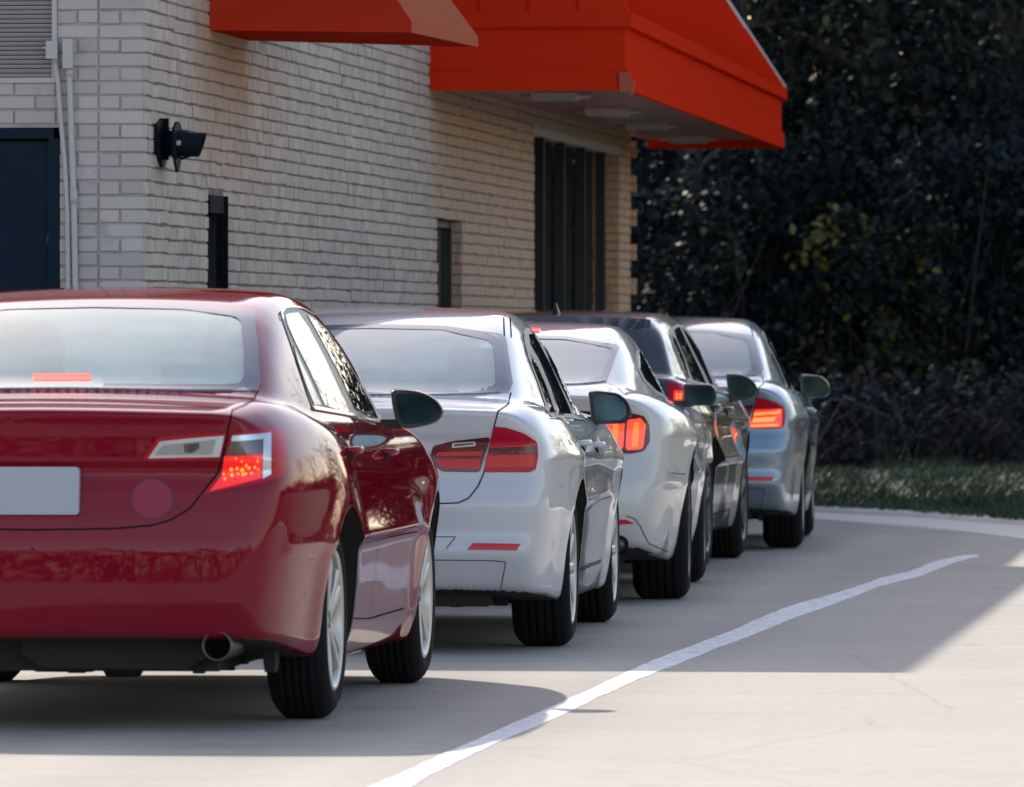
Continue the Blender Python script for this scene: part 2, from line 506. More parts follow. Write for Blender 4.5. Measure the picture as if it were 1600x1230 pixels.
    # --- the shell
    def shell(s, nphi=260, du=.024):
        P = s.P; zc = .60; ro, wb = P['ro'], P['wb']
        ya, yb = -ro + .58, wb + .48
        ph = np.linspace(0, 2 * math.pi, nphi, endpoint=False)
        nr = P.get('nr', 72); nf = 34
        st = [('r', a) for a in np.linspace(.4, 90, nr, endpoint=False)] + [('t', y) for y in np.arange(ya, yb, du)] + [('f', a) for a in np.linspace(90, .4, nf)]
        O = []; D = []
        for kind, a in st:
            if kind == 't': o = (0, a, zc); d = np.stack([np.sin(ph), np.zeros(nphi), np.cos(ph)], 1)
            else:
                th = R(a); sg = -1 if kind == 'r' else 1
                o = (0, ya if kind == 'r' else yb, zc)
                d = np.stack([np.sin(ph) * math.sin(th), np.full(nphi, sg * math.cos(th)), np.cos(ph) * math.sin(th)], 1)
            O.append(np.repeat(np.array([o], float), nphi, 0)); D.append(d)
        O = np.vstack(O); D = np.vstack(D); n = len(O)
        lo = np.zeros(n); hi = np.full(n, 2.6)
        # march to find the last inside sample, then bisect
        ts = np.arange(.1, 2.0, .03); last = np.full(n, .05)
        alive = np.ones(n, bool)
        for t in ts:
            idx = np.where(alive)[0]
            ins = s.f(*(O[idx] + D[idx] * t).T) < 0
            last[idx[ins]] = t; alive[idx[~ins]] = False
        lo = last; hi = last + .031
        for _ in range(20):
            mid = (lo + hi) / 2; v = s.f(*(O + D * mid[:, None]).T) < 0
            lo = np.where(v, mid, lo); hi = np.where(v, hi, mid)
        V = O + D * lo[:, None]; m = len(st)
        I = np.arange(n).reshape(m, nphi)
        a = I[:-1]; b = np.roll(I, -1, 1)[:-1]; c = np.roll(I, -1, 1)[1:]; d = I[1:]
        F = np.stack([a, b, c, d], -1).reshape(-1, 4)
        # wheel openings
        Ra = P['R'] + P.get('archgap', .045)
        keep = np.ones(len(F), bool); inside = np.zeros(n, bool); ctr = np.zeros(n)
        for k, y0 in enumerate((0, wb)):
            r = np.hypot(V[:, 1] - y0, V[:, 2] - P['R'] - .01)
            ins = (r < Ra) & (np.abs(V[:, 0]) > .55)
            inside |= ins; ctr = np.where(r < .6, k, ctr)
        keep = ~inside[F].any(1)
        cut = F[~keep]; bv = np.setdiff1d(np.unique(cut[np.isin(cut, np.unique(F[keep]))]), [])
        Nn = s.grad(V)
        for i in bv:
            if abs(Nn[i, 2]) > .8: continue
            y0 = (0, wb)[int(ctr[i])]; dy, dz = V[i, 1] - y0, V[i, 2] - P['R'] - .01; r = math.hypot(dy, dz)
            if r > Ra + .09: continue
            V[i, 1] = y0 + dy / r * Ra; V[i, 2] = P['R'] + .01 + dz / r * Ra
        sel = np.array([i for i in bv if abs(Nn[i, 2]) <= .8])
        if len(sel):
            for sg in (1, -1):
                q = sel[np.sign(V[sel, 0]) == sg]; H = s.by_side(V[q][:, 1:], sg); ok = ~np.isnan(H).any(1); V[q[ok]] = H[ok]
        F = F[keep]
        return V, F, s.grad(V)
    def half_width(s, y, z):
        H = s.by_side(np.array([[y, z]])); return H[0, 0]

def make_wheel(name, Rw, tw, rim_r, rim_mat, spokes, parent, loc, sign):
    wroot = empty(name); wroot.parent = parent; wroot.location = loc
    if sign < 0: wroot.rotation_euler = (0, 0, math.pi)
    h = tw / 2
    mb = MB()
    prof = [(-h + .02, rim_r), (-h, rim_r + .02), (-h - .006, (Rw + rim_r) / 2), (-h + .008, Rw - .025), (-h + .028, Rw - .006)]
    nt_ = 5
    for i in range(nt_):   # tread blocks and grooves
        a = -h + .034 + i * (tw - .068) / nt_; b = a + (tw - .068) / nt_
        prof += [(a, Rw), (b - .007, Rw), (b - .006, Rw - .005), (b - .001, Rw - .005)]
    prof += [(h - .028, Rw - .006), (h - .008, Rw - .025), (h + .006, (Rw + rim_r) / 2), (h, rim_r + .02), (h - .02, rim_r)]
    mb.lathe(prof, 72); mb.build('tyre', M['rubber'], wroot, fix=False)
    mb = MB()
    mb.lathe([(h - .004, rim_r + .008), (h + .001, rim_r), (h - .010, rim_r - .014), (h - .03, rim_r - .022), (-h + .02, rim_r - .03), (-h + .02, rim_r)], 64)
    mb.lathe([(h - .028, .001), (h - .026, .035), (h - .035, .05), (h - .06, .06)], 32)
    for k in range(spokes):
        a = 2 * math.pi * k / spokes + .3
        for da in (-.13, .13) if spokes <= 5 else (0,):
            m = Matrix.Rotation(a, 4, 'X')
            wd0, wd1 = .020, .026
            pts = []
            for (r_, w_, x0, x1) in ((.03, wd0, h - .05, h - .022), (rim_r * .55, wd0, h - .045, h - .012), (rim_r - .01, wd1, h - .035, h - .006)):
                off = da * r_ * 1.3
                for (yy, xx) in ((-w_, x0), (-w_, x1 - .006), (-w_ * .5, x1), (w_ * .5, x1), (w_, x1 - .006), (w_, x0)):
                    pts.append(m @ Vector((xx, yy + off, r_)))
            F = []
            for i in range(2):
                for j in range(6): F.append((i * 6 + j, i * 6 + (j + 1) % 6, (i + 1) * 6 + (j + 1) % 6, (i + 1) * 6 + j))
            F += [tuple(range(6)), tuple(range(17, 11, -1))]
            mb.add(pts, F)
    mb.build('rim', rim_mat, wroot)
    mb = MB(); mb.lathe([(-.02, .001), (-.02, .14), (.0, .145), (.012, .14), (.012, .001)], 40)
    mb.build('brake_disc', M['steel'], wroot)
    return wroot

def mirror_part(parent, base, ctr, hw, hh, shell_mat, outline, sign=1, depth=.10):
    """side mirror: outline (unit square) of the glass side, bulging forward"""
    g = MB(); n = len(outline)
    V = []; F = []
    rings = [(1.0, 0.0), (1.03, .012), (1.0, depth * .35), (.86, depth * .7), (.55, depth * .95), (.1, depth * 1.05)]
    for sc, y in rings:
        for (a, b) in outline: V.append((sign * (ctr[0] + a * hw * sc), ctr[1] + y + .02 * a, ctr[2] + b * hh * sc))
    for i in range(len(rings) - 1):
        for k in range(n): F.append((i * n + k, i * n + (k + 1) % n, (i + 1) * n + (k + 1) % n, (i + 1) * n + k))
    F.append(tuple((len(rings) - 1) * n + k for k in range(n)))
    g.add(V, F, True)
    ms = g.build('side_mirror', shell_mat, parent)
    b = MB(); V = []
    for sc, y in ((1.0, .001), (.97, -.007), (.80, -.005)):
        for (a, b_) in outline: V.append((sign * (ctr[0] + a * hw * sc), ctr[1] + y + .02 * a, ctr[2] + b_ * hh * sc))
    F = []
    for i in range(2):
        for k in range(n): F.append((i * n + k, i * n + (k + 1) % n, (i + 1) * n + (k + 1) % n, (i + 1) * n + k))
    b.add(V, F, False)
    x0, x1 = base[0], ctr[0] - hw * .55
    b.box((sign * (x0 + x1) / 2, ctr[1] + .045, ctr[2] - hh * .80), (abs(x1 - x0) + .02, .05, .035))
    b.build('mirror_bezel', M['black_trim'], ms)
    gl = MB(); gl.add([(sign * (ctr[0] + a * hw * .80), ctr[1] + .02 * a - .0045, ctr[2] + b_ * hh * .80) for (a, b_) in outline], [tuple(range(n))])
    gl.build('mirror_glass', M['mirror_glass'], ms)
    return ms
def blob(n=28, p=2.6, sq=None):
    o = []
    for k in range(n):
        a = 2 * math.pi * k / n; c, s_ = math.cos(a), math.sin(a)
        o.append((math.copysign(abs(c)**(2 / p), c), math.copysign(abs(s_)**(2 / p), s_)))
    return o

def handle_part(sh, parent, y, z, mat, sign=1):
    H = sh.by_side(np.array([[y - .09, z], [y, z], [y + .09, z]]), sign)
    mb = MB()
    mb.tube([tuple(H[0] + [-.01 * sign, 0, 0]), tuple(H[0] + [.028 * sign, .015, .002]), tuple(H[1] + [.036 * sign, 0, .003]), tuple(H[2] + [.030 * sign, -.015, .001]), tuple(H[2] + [-.01 * sign, 0, 0])], [.012, .012, .014, .013, .012], 10)
    hd = mb.build('door_handle', mat, parent)
    # dark recess behind the grip
    sh.patch('handle_recess', round_poly([(y - .085, z - .035), (y + .075, z - .035), (y + .075, z + .012), (y - .085, z + .012)], .4, 4), lambda q: sh.by_side(q, sign), M['gap'], hd, off=.0015, step=.02, skirt=.004)
    return hd

def build_car(name, sh, paint_mat, C, label, cat, group):
    P = sh.P
    root = empty(name, (sh.cx, sh.cy, 0), -sh.yaw)
    tag(root, label, cat, group)
    V, F, N = sh.shell(C.get('nphi', 260), C.get('du', .024))
    cen = V[F].mean(1)
    # regions -> parts
    lab = np.zeros(len(F), int)   # 0 body
    names = ['body', 'boot_lid', 'rear_bumper', 'rear_door', 'front_door', 'bonnet']
    lid = C['lid']                # list of (z, halfwidth) for the rear face, and deck end y
    lw = np.interp(cen[:, 2], [q[0] for q in lid], [q[1] for q in lid])
    is_lid = (np.abs(cen[:, 0]) < lw) & (cen[:, 2] > lid[0][0]) & (cen[:, 1] < C['lid_y'])
    lab[is_lid] = 1
    lab[(cen[:, 1] < -.40) & (cen[:, 2] < C['bumper_z']) & ~is_lid] = 2
    sidey = np.abs(cen[:, 0]) > .5
    for k, key in ((3, 'rear_door'), (4, 'front_door')):
        if key in C:
            q = inpoly(cen[:, 1:], C[key]) & sidey & (np.abs(sh.grad(cen)[:, 0]) > .35)
            lab[q & (cen[:, 0] > 0)] = k; lab[q & (cen[:, 0] < 0)] = k + 10
    lab[(cen[:, 1] > C.get('cowl', 2.35)) & (np.abs(cen[:, 0]) < .66) & (cen[:, 2] > .72)] = 5
    # openings for the glass front and back
    hole = np.zeros(len(F), bool)
    for pg, front_side in C.get('open', []):
        mk = inpoly(cen[:, [0, 2]], pg) & ((cen[:, 1] > 1.35) if front_side else (cen[:, 1] < 1.1)) & (cen[:, 2] > .9)
        hole |= mk
    lab[hole] = -1
    # dark underside
    lab[(N[F].mean(1)[:, 2] < -.93)] = 0
    body = None
    extra = C.get('gaps', [])
    for k in sorted(set(lab.tolist())):
        if k < 0: continue
        nm = names[k % 10]
        sel = lab == k
        if not sel.any(): continue
        fs = F[sel]; u, inv = np.unique(fs, return_inverse=True); fs = inv.reshape(-1, 4)
        VV = V[u]; NN = N[u]; FF = [tuple(f) for f in fs]; mi = [0] * len(FF)
        if k == 0:
            under = N[F[sel]].mean(1)[:, 2] < -.93
            mi = list(np.where(under, 2, 0))
            Vs = [VV]; Ns = [NN]; base = len(VV)
            for (pts, how, wd, both) in extra:
                for (v_, f_, n_) in sh.ribbon(pts, how, wd, both=both):
                    Vs.append(v_); Ns.append(n_); FF += [tuple(i + base for i in f) for f in f_]; mi += [1] * len(f_); base += len(v_)
            VV = np.vstack(Vs); NN = np.vstack(Ns)
        me = mesh_from(nm, VV, FF, NN, mi=mi)
        mats = [paint_mat, M['gap'], M['under']] if k == 0 else [paint_mat]
        o = obj(nm, me, root, mats)
        if k == 0: body = o
    # wheel housings and painted lips
    for sg in (1, -1):
        for y0 in (0, P['wb']):
            Ra = P['R'] + P.get('archgap', .045)
            ang = np.linspace(R(-38), R(218), 60)
            q = np.stack([y0 + np.cos(ang) * Ra, P['R'] + .01 + np.sin(ang) * Ra], 1)
            H = sh.by_side(q, sg); ok = ~np.isnan(H).any(1); H = H[ok]; ang = ang[ok]
            if len(H) < 4: continue
            Hin = H.copy(); Hin[:, 0] -= sg * .010; Hin2 = H.copy(); Hin2[:, 0] = sg * .50
            n = len(H); mb = MB()
            mb.add(np.vstack([H, Hin]), [(i, i + 1, i + 1 + n, i + n) for i in range(n - 1)], True)
            mb.mi = 1
            mb.add(np.vstack([Hin, Hin2]), [(i, i + 1, i + 1 + n, i + n) for i in range(n - 1)], True)
            mb.add(np.vstack([Hin2, [[sg * .5, y0, P['R']]]]), [(i, i + 1, n) for i in range(n - 1)], False)
            mb.build('wheel_arch', [paint_mat, M['under']], root)
    if 'open' in C:   # the cabin seen through the glass
        zs = C.get('seat_z', 1.0)
        def soft(c, d, nm, par):
            mb = MB(); V = []; Fq = []; m_ = 14
            for i, (t, s_) in enumerate([(-.5, .75), (-.42, .95), (-.2, 1), (.2, 1), (.42, .93), (.5, .7)]):
                for (a, b) in blob(m_, 4): V.append((c[0] + a * d[0] / 2 * s_, c[1] + b * d[1] / 2 * s_, c[2] + t * d[2]))
            for i in range(5):
                for q in range(m_): Fq.append((i * m_ + q, i * m_ + (q + 1) % m_, (i + 1) * m_ + (q + 1) % m_, (i + 1) * m_ + q))
            Fq += [tuple(range(m_ - 1, -1, -1)), tuple(5 * m_ + q for q in range(m_))]
            mb.add(V, Fq, True); return mb.build(nm, M['seat'], par)
        rs = soft((0, .22, zs - .30), (1.18, .16, .58), 'rear_seat', root)
        for x_ in (-.36, .36): soft((x_, .20, zs + .075), (.25, .10, .15), 'headrest', rs)
        for x_ in (-.37, .37):
            fs_ = soft((x_, 1.20, zs - .22), (.46, .15, .62), 'front_seat', root); soft((x_, 1.18, zs + .17), (.24, .10, .17), 'headrest', fs_)
        mb = MB(); mb.box((0, -.15, zs - .045), (1.20, .60, .02)); mb.box((0, 1.95, zs - .10), (1.25, .35, .12)); mb.box((0, .9, .32), (1.3, 3.0, .04)); mb.box((0, -.42, .66), (1.2, .03, .60)); mb.box((0, 2.12, .62), (1.2, .03, .55)); mb.build('cabin_trim', M['seat'], root)
    # wheels
    tr = P['track']
    for sg in (1, -1):
        for y0 in (0, P['wb']):
            make_wheel('wheel', P['R'], P.get('tw', .215), P['R'] * P.get('rimf', .70), C['rim'], C.get('spokes', 5), root, (sg * tr, y0, P['R'] + .001), sg)
    # underbody: floor pan, silencer, suspension arms
    mb = MB()
    mb.box((0, P['wb'] * .45, .27), (1.15, P['wb'] + 1.3, .16))
    for x_, y_, z_, dx, dy, dz in C.get('under', [(.15, -.72, .27, .75, .35, .13), (-.45, -.55, .26, .3, .5, .12), (0, 0, .25, 1.3, .10, .09)]):
        mb.prism([(x_ - dx / 2, z_ + dz / 2), (x_ - dx / 2, z_ - dz * .2), (x_ - dx * .38, z_ - dz / 2), (x_ + dx * .38, z_ - dz / 2), (x_ + dx / 2, z_ - dz * .2), (x_ + dx / 2, z_ + dz / 2)], 'y', y_ - dy / 2, y_ + dy / 2)
    for i in range(22):
        xx = -.62 + i * .059 + rng.uniform(-.02, .02); hh = rng.uniform(.012, .05)
        mb.box((xx, -.62 + rng.uniform(-.2, .3), .215 - hh / 2 + .01), (rng.uniform(.02, .07), .05, hh))
    mb.build('underbody', M['under'], root)
    return root, body
CARS = 'cars queuing in the drive-through lane'
_rib0 = CarShape.ribbon
def _rib(self, pts, how, width=.006, off=.0028, both=False, **k):
    if how is None: return _rib0(self, pts, None, width, off, both, is3d=True)
    return _rib0(self, pts, how, width, off, both, **k)
CarShape.ribbon = _rib
def gaps_for(sh, photo_lines, side_lines, wd=.0052):
    g = []
    for L in photo_lines:
        Q = sh.by_photo(resample(np.array(L, float), 2.5, False)); Q = Q[~np.isnan(Q).any(1)]
        g.append((Q, None, wd, False)); g.append((Q * [-1, 1, 1], None, wd, False))
    for L in side_lines:
        for sg in (1, -1):
            Q = sh.by_side(resample(np.array(L, float), .02, False), sg); Q = Q[~np.isnan(Q).any(1)]
            g.append((Q, None, .0045, False))
    return g
def photo_half(sh, pts):
    """outline read off the picture, brought to the car's rear plane"""
    Q = sh.by_photo(pts); return [(float(q[0]), float(q[2])) for q in Q if not np.isnan(q).any()]
def half_poly(sh, top, edge, bot):
    b = top + photo_half(sh, edge) + bot
    return b + [(-x, z) for (x, z) in b[::-1] if abs(x) > 1e-6]
def shrink(pg, k=.955):
    c = np.mean(np.array(pg), 0); return [tuple(c + (np.array(p) - c) * k) for p in pg]
WS = [(-.64, 1.04), (.64, 1.04), (.52, 1.36), (-.52, 1.36)]
def ws_poly(sh): zt = sh.P.get('ztop', 1.36); return [(-.66, 1.03), (.66, 1.03), (.52, zt), (-.52, zt)]
def rear_pane(sh, root, top, edge, bot, itop, iedge, ibot, glassmat):
    full = half_poly(sh, top, edge, bot); inn = half_poly(sh, itop, iedge, ibot)
    g0 = sh.patch('rear_window', full, sh.by_rear, M['dusty_glass'], root, off=.005, step=.035)
    # printed border: a strip between the two outlines
    N_ = 120
    def around(pg):
        P_ = np.array(pg + [pg[0]]); L = np.concatenate([[0], np.cumsum(np.linalg.norm(np.diff(P_, axis=0), axis=1))])
        c = P_[:-1].mean(0); dense = np.stack([np.interp(np.linspace(0, L[-1], 2000, endpoint=False), L, P_[:, k]) for k in (0, 1)], 1)
        an = np.unwrap(np.arctan2((dense[:, 1] - 1.22) * 3, dense[:, 0])); an = np.mod(an, 2 * math.pi); o_ = np.argsort(an); an, dense = an[o_], dense[o_]
        q = np.linspace(0, 2 * math.pi, N_, endpoint=False); return np.stack([np.interp(q, an, dense[:, k], period=2 * math.pi) for k in (0, 1)], 1)
    A_, B_ = around(full), around(inn)
    R3 = [sh.by_rear(A_ * (1 - t) + B_ * t) for t in (0, .5, 1)]
    V = np.vstack(R3); ok = ~np.isnan(V).any(1); Nn = sh.grad(V); V = V + Nn * .0065
    F = [(i * N_ + k, i * N_ + (k + 1) % N_, (i + 1) * N_ + (k + 1) % N_, (i + 1) * N_ + k) for i in range(2) for k in range(N_)]
    F = [f for f in F if all(ok[j] for j in f)]
    f = F[0]; nn = np.cross(V[f[1]] - V[f[0]], V[f[2]] - V[f[0]])
    if nn @ Nn[f[0]] < 0: F = [g_[::-1] for g_ in F]
    obj('window_border', mesh_from('window_border', np.nan_to_num(V), F, np.nan_to_num(Nn)), g0, M['glass_border'])
    return g0
def lamps(sh, root, outer, inner, details_o, details_i, base_o, base_i, names=('tail_light', 'boot_lamp'), off=.006):
    for nm, poly, det, base in ((names[0], outer, details_o, base_o), (names[1], inner, details_i, base_i)):
        if poly is None: continue
        ps = sh.patch(nm, poly, sh.by_photo, base, root, off=off, both=True, skirt=.02)
        for (dn, dp, dm, do) in det:
            ds = sh.patch(dn, dp, sh.by_photo, dm, None, off=off + do, both=True, skirt=.003)
            for a, b in zip(ps, ds): b.parent = a
def side_windows(sh, root, frame, wins, trims=(), trim_mat=None):
    sh.patch('window_frame', frame, sh.by_photo, M['black_trim'], root, off=.003, both=True, skirt=.006)
    for nm, w_ in wins: sh.patch(nm, w_, sh.by_photo, M['side_glass'], root, off=.006, both=True, skirt=.003)
    for L, wd in trims:
        Q = sh.by_photo(resample(np.array(L, float), 2.5, False)); Q = Q[~np.isnan(Q).any(1)]
        for Q2 in (Q, Q * [-1, 1, 1]):
            for v, f, n in _rib0(sh, Q2, None, wd, .008, is3d=True): obj('window_trim', mesh_from('window_trim', v, f, n), root, trim_mat)
def handles(sh, root, pts, mat):
    for y, z in pts:
        for sg in (1, -1): handle_part(sh, root, y, z, mat, sg)
def mirrors(sh, root, ctr, hw, hh, mat, ol, base_x):
    for sg in (1, -1): mirror_part(root, (base_x, 0, 0), ctr, hw, hh, mat, ol, sg)
def plate(sh, root, z0, z1, hx=.153):
    y = min(sh.by_rear(np.array([[0, z0], [0, z1], [hx, z0], [hx, z1]]))[:, 1]) - .006
    a = math.atan2(sh.by_rear(np.array([[0, z1]]))[0, 1] - sh.by_rear(np.array([[0, z0]]))[0, 1], z1 - z0)
    mb = MB(); mb.prism([(p[0], p[1]) for p in round_poly([(-hx, -(z1 - z0) / 2), (hx, -(z1 - z0) / 2), (hx, (z1 - z0) / 2), (-hx, (z1 - z0) / 2)], .08, 3)], 'y', -.004, .03)
    o = mb.build('number_plate', M['plate'], root); o.location = (0, y - .004, (z0 + z1) / 2); o.rotation_euler = (-a * .5, 0, 0)
def front_end(sh, root):
    """windscreen and headlights, for any view that shows them"""
    wb = sh.P['wb']; zt = sh.P.get('ztop', 1.36)
    sh.patch('windscreen', ws_poly(sh), sh.by_front, M['clear_glass'], root, off=.004, step=.06)
    for sg in (1, -1):
        sh.patch('headlight', round_poly([(sg * .50, .62), (sg * .80, .66), (sg * .82, .76), (sg * .50, .70)], .2), sh.by_front, M['head_lens'], root, off=.005, step=.03)
    sh.patch('grille', round_poly([(-.40, .42), (.40, .42), (.44, .66), (-.44, .66)], .2), sh.by_front, M['gloss_black'], root, off=.004, step=.05)
def fin(sh, root, y, h=.055):
    z = sh.by_top(np.array([[0, y]]))[0, 2]; mb = MB()
    rings = [(0, -.07, .07, .026), (.3, -.05, .062, .020), (.7, -.01, .056, .012), (1, .02, .05, .005)]; V = []; F = []
    for t, a, b, w_ in [(q[0], -q[2], -q[1], q[3]) for q in rings]:
        for k in range(12):
            an = k * math.pi / 6; V.append((w_ * math.sin(an), (a + b) / 2 + y + (b - a) / 2 * math.cos(an), z - .006 + t * h))
    for i in range(3):
        for k in range(12): F.append((i * 12 + k, i * 12 + (k + 1) % 12, (i + 1) * 12 + (k + 1) % 12, (i + 1) * 12 + k))
    F.append(tuple(range(36, 48))); mb.add(V, F, True); mb.build('antenna_fin', M['gloss_black'], root)
def roof_racks(*a): pass
OL_ROUND = round_poly([(-1, 1), (-.5, 1.0), (0, .93), (.45, .72), (.8, .38), (.98, 0), (.98, -.3), (.8, -.62), (.4, -.85), (-.2, -1), (-.6, -1), (-.8, -.7), (-.95, .2)], .4, 3)
OL_BOXY = round_poly([(-1, .9), (-.6, 1), (.4, .85), (.85, .4), (1, 0), (1, -.6), (.7, -.95), (-.5, -1), (-.85, -.85)], .35, 3)
OL_RECT = round_poly([(-1, .85), (-.8, 1), (.7, .9), (1, .4), (1, -.5), (.8, -.95), (-.7, -.95), (-.95, -.7)], .35, 3)

# ======================= red sedan =======================
P_RED = dict(nr=130, W=.905, R=.332, wb=2.775, ro=1.08, track=.768, tw=.200, bottom=[(-1.2, .32), (-1.0, .305), (-.8, .285), (-.5, .24), (0, .19), (2.7, .17), (3.7, .2)],
    side=[(.1, -.12), (.2, -.075), (.3, -.045), (.42, -.03), (.55, -.015), (.68, -.002), (.78, 0), (.88, -.012), (.96, -.04), (1.04, -.085), (1.2, -.2)],
    plan=[(-1.3, -.30), (-1.08, -.185), (-.95, -.125), (-.8, -.075), (-.55, -.035), (-.3, -.012), (0, 0), (1.4, -.004), (2.5, 0), (2.9, -.015), (3.2, -.05), (3.5, -.12), (3.8, -.28)],
    rear=[(.10, -.93), (.22, -1.0), (.33, -1.055), (.45, -1.08), (.58, -1.078), (.68, -1.066), (.78, -1.048), (.855, -1.034), (.895, -1.046), (.97, -1.045), (1.005, -1.050), (1.045, -1.070), (1.12, -1.06), (1.3, -1.0)],
    deck=[(-1.2, 1.040), (-1.05, 1.056), (-.9, 1.076), (-.6, 1.106), (-.3, 1.09), (.3, 1.02), (2.0, 1.0), (2.35, 1.0), (2.8, .93), (3.2, .85), (3.5, .76), (3.8, .6)],
    roof=[(-1.0, .93), (-.75, 1.00), (-.45, 1.105), (-.2, 1.215), (.1, 1.33), (.3, 1.39), (.55, 1.435), (.8, 1.46), (1.15, 1.472), (1.5, 1.455), (1.75, 1.39), (2.0, 1.28), (2.3, 1.12), (2.6, .97), (3.0, .75)],
    ghplan=[(-1.2, .60), (-.8, .66), (-.45, .715), (0, .765), (.5, .79), (1.2, .80), (1.8, .795), (2.2, .77), (2.6, .70), (3.2, .55)],
    zbelt=.98, tumble=.42, tcurve=.12, crease_z=.83, crease=.003, bow=.17, bowp=3, klip=.03, kside=.12, kunion=.07, kroof=.13)
red = CarShape(P_RED, -1.462, 27.0, 5.7)
ph = red.by_photo
door_r = [(.40, .62), (.52, .30), (1.08, .30), (1.10, 1.0), (1.02, 1.40), (.35, 1.33), (.02, 1.10), (.08, .92), (.30, .78)]
door_f = [(1.08, .30), (2.12, .30), (2.22, .60), (2.22, .98), (1.9, 1.2), (1.45, 1.41), (1.02, 1.40), (1.10, 1.0)]
red_side = [[(.02, 1.04), (.07, .92), (.30, .76), (.42, .60), (.53, .32), (1.08, .30), (1.10, 1.0)], [(1.08, .30), (2.13, .30), (2.22, .60), (2.21, .96)]]
C_RED = dict(open=[(shrink(half_poly(red, [(0., 1.405), (.3, 1.400)], [(394, 485), (398, 490), (402, 540), (406, 600), (400, 611)], [(.45, 1.112), (.2, 1.116), (0, 1.118)])), False), (shrink(ws_poly(red), .94), True)], seat_z=1.05, lid=[(.665, .30), (.70, .46), (.76, .56), (.85, .62), (.99, .64), (1.2, .66)], lid_y=-.42, bumper_z=.70,
    rear_door=door_r, front_door=door_f, rim=M['alloy'], spokes=5, nphi=400, du=.02,
    gaps=gaps_for(red, [[(403, 611), (395, 626), (380, 634), (363, 641), (357, 668), (350, 706), (340, 740), (318, 768), (296, 795), (268, 812), (238, 821), (180, 826), (60, 828), (48, 828)]], red_side),
    under=[(.24, -.70, .275, .62, .30, .15), (.22, -.52, .205, .13, .10, .09), (.72, -.55, .23, .04, .1, .10), (-.50, -.62, .27, .30, .5, .14), (0, 0, .24, 1.2, .10, .09), (.0, -.35, .22, .25, .12, .10)])
root, body = build_car('red_sedan', red, M['red_paint'], C_RED, 'dark red four-door sedan nearest the camera, its left side cut off by the picture edge', 'car', CARS)
RED = root
rear_pane(red, root, [(0., 1.405), (.3, 1.400)], [(394, 485), (398, 490), (402, 540), (406, 600), (400, 611)], [(.45, 1.112), (.2, 1.116), (0, 1.118)],
    [(0, 1.39), (.3, 1.383)], [(368, 497), (377, 506), (381, 545), (381, 592), (372, 603)], [(.35, 1.13), (0, 1.132)], M['rear_glass'])
glow = red.patch('third_brake_light', round_poly([(52, 588), (142, 588), (142, 598), (52, 598)], .3), red.by_photo, M['lamp_orange'], root, off=.010, step=8)
o_red = round_poly([(362, 676), (432, 671), (443, 679), (446, 712), (442, 742), (410, 754), (316, 773), (345, 738)], .15, 3)
i_red = round_poly([(222, 719), (246, 684), (300, 679), (354, 676), (344, 716), (300, 719)], .12, 3)
det_o = [('reversing_lens', [(363, 688), (408, 684), (408, 710), (355, 712)], M['lens_smoke'], .002),
         ('light_bar', [(362, 681), (420, 678), (421, 742), (409, 749), (409, 687), (361, 690)], M['lens_silver'], .004),
         ('brake_lamp', [(350, 713), (408, 711), (407, 748), (370, 758), (328, 768), (346, 744)], M['lamp_deep'], .003)]
for (a, b, r_) in [(361, 733, 3), (370, 731, 2.4), (378, 734, 3.4), (388, 730, 2.4), (397, 729, 1.8), (362, 743, 2.6), (372, 741, 1.6), (379, 742, 2.2), (383, 741, 2), (392, 740, 1.6), (349, 741, 1.6), (351, 749, 2), (401, 720, 1.5), (377, 720, 1.3), (368, 716, 1.2), (384, 726, 2.0), (402, 733, 1.4)]:
    det_o.append(('bulb_spot', [(a + r_ * math.cos(t * .785), b + 1.35 * r_ * math.sin(t * .785)) for t in range(8)], M['lamp_hot'], .0045))
det_i = [('light_bar', [(232, 716), (250, 690), (300, 685), (350, 681), (343, 714)], M['lens_silver'], .002),
         ('reversing_lens', [(242, 711), (255, 696), (305, 690), (337, 687), (331, 711)], M['lens_clear'], .0035),
         ('inner_shadow', [(287, 694), (311, 692), (312, 700), (300, 708), (288, 708)], M['lens_smoke'], .0045)]
lamps(red, root, o_red, i_red, det_o, det_i, M['lens_red'], M['lens_red'])
plate(red, root, .712, .868)
em = [(238 + 33 * math.cos(t * .2618), 780 + 32 * math.sin(t * .2618)) for t in range(24)]
er = red.patch('emblem', em, ph, M['emblem_ring'], root, off=.003, step=8, skirt=.004)
em = [(238 + 31 * math.cos(t * .2618), 780 + 30 * math.sin(t * .2618)) for t in range(24)]
red.patch('emblem_face', em, ph, M['emblem'], er, off=.0045, step=8, skirt=.002)
side_windows(red, root, [(438, 489), (444, 483), (455, 481), (470, 484), (490, 496), (510, 516), (530, 545), (550, 579), (575, 620), (598, 658), (588, 659), (540, 645), (487, 637), (478, 612), (462, 563), (448, 522), (440, 500)],
    [('side_window', [(444, 494), (450, 491), (464, 490), (480, 513), (505, 560), (530, 615), (546, 645), (530, 642), (506, 635), (480, 577), (459, 535), (448, 510)]),
     ('quarter_glass', [(457, 541), (466, 563), (484, 600), (499, 633), (489, 633), (478, 607), (464, 567)]),
     ('side_window', [(479, 494), (490, 500), (510, 520), (530, 549), (553, 588), (570, 617), (590, 654), (577, 653), (553, 640), (532, 592), (511, 552), (491, 515)])],
    [([(488, 638), (540, 647), (590, 661)], .012), ([(440, 500), (438, 489), (444, 482), (455, 480), (470, 483), (490, 494)], .008)], M['chrome'])
handles(red, root, [(.26, .905), (1.30, .885)], M['red_paint'])
mirrors(red, root, (.925, 1.97, 1.032), .093, .070, M['red_paint'], OL_ROUND, .78)
front_end(red, root)
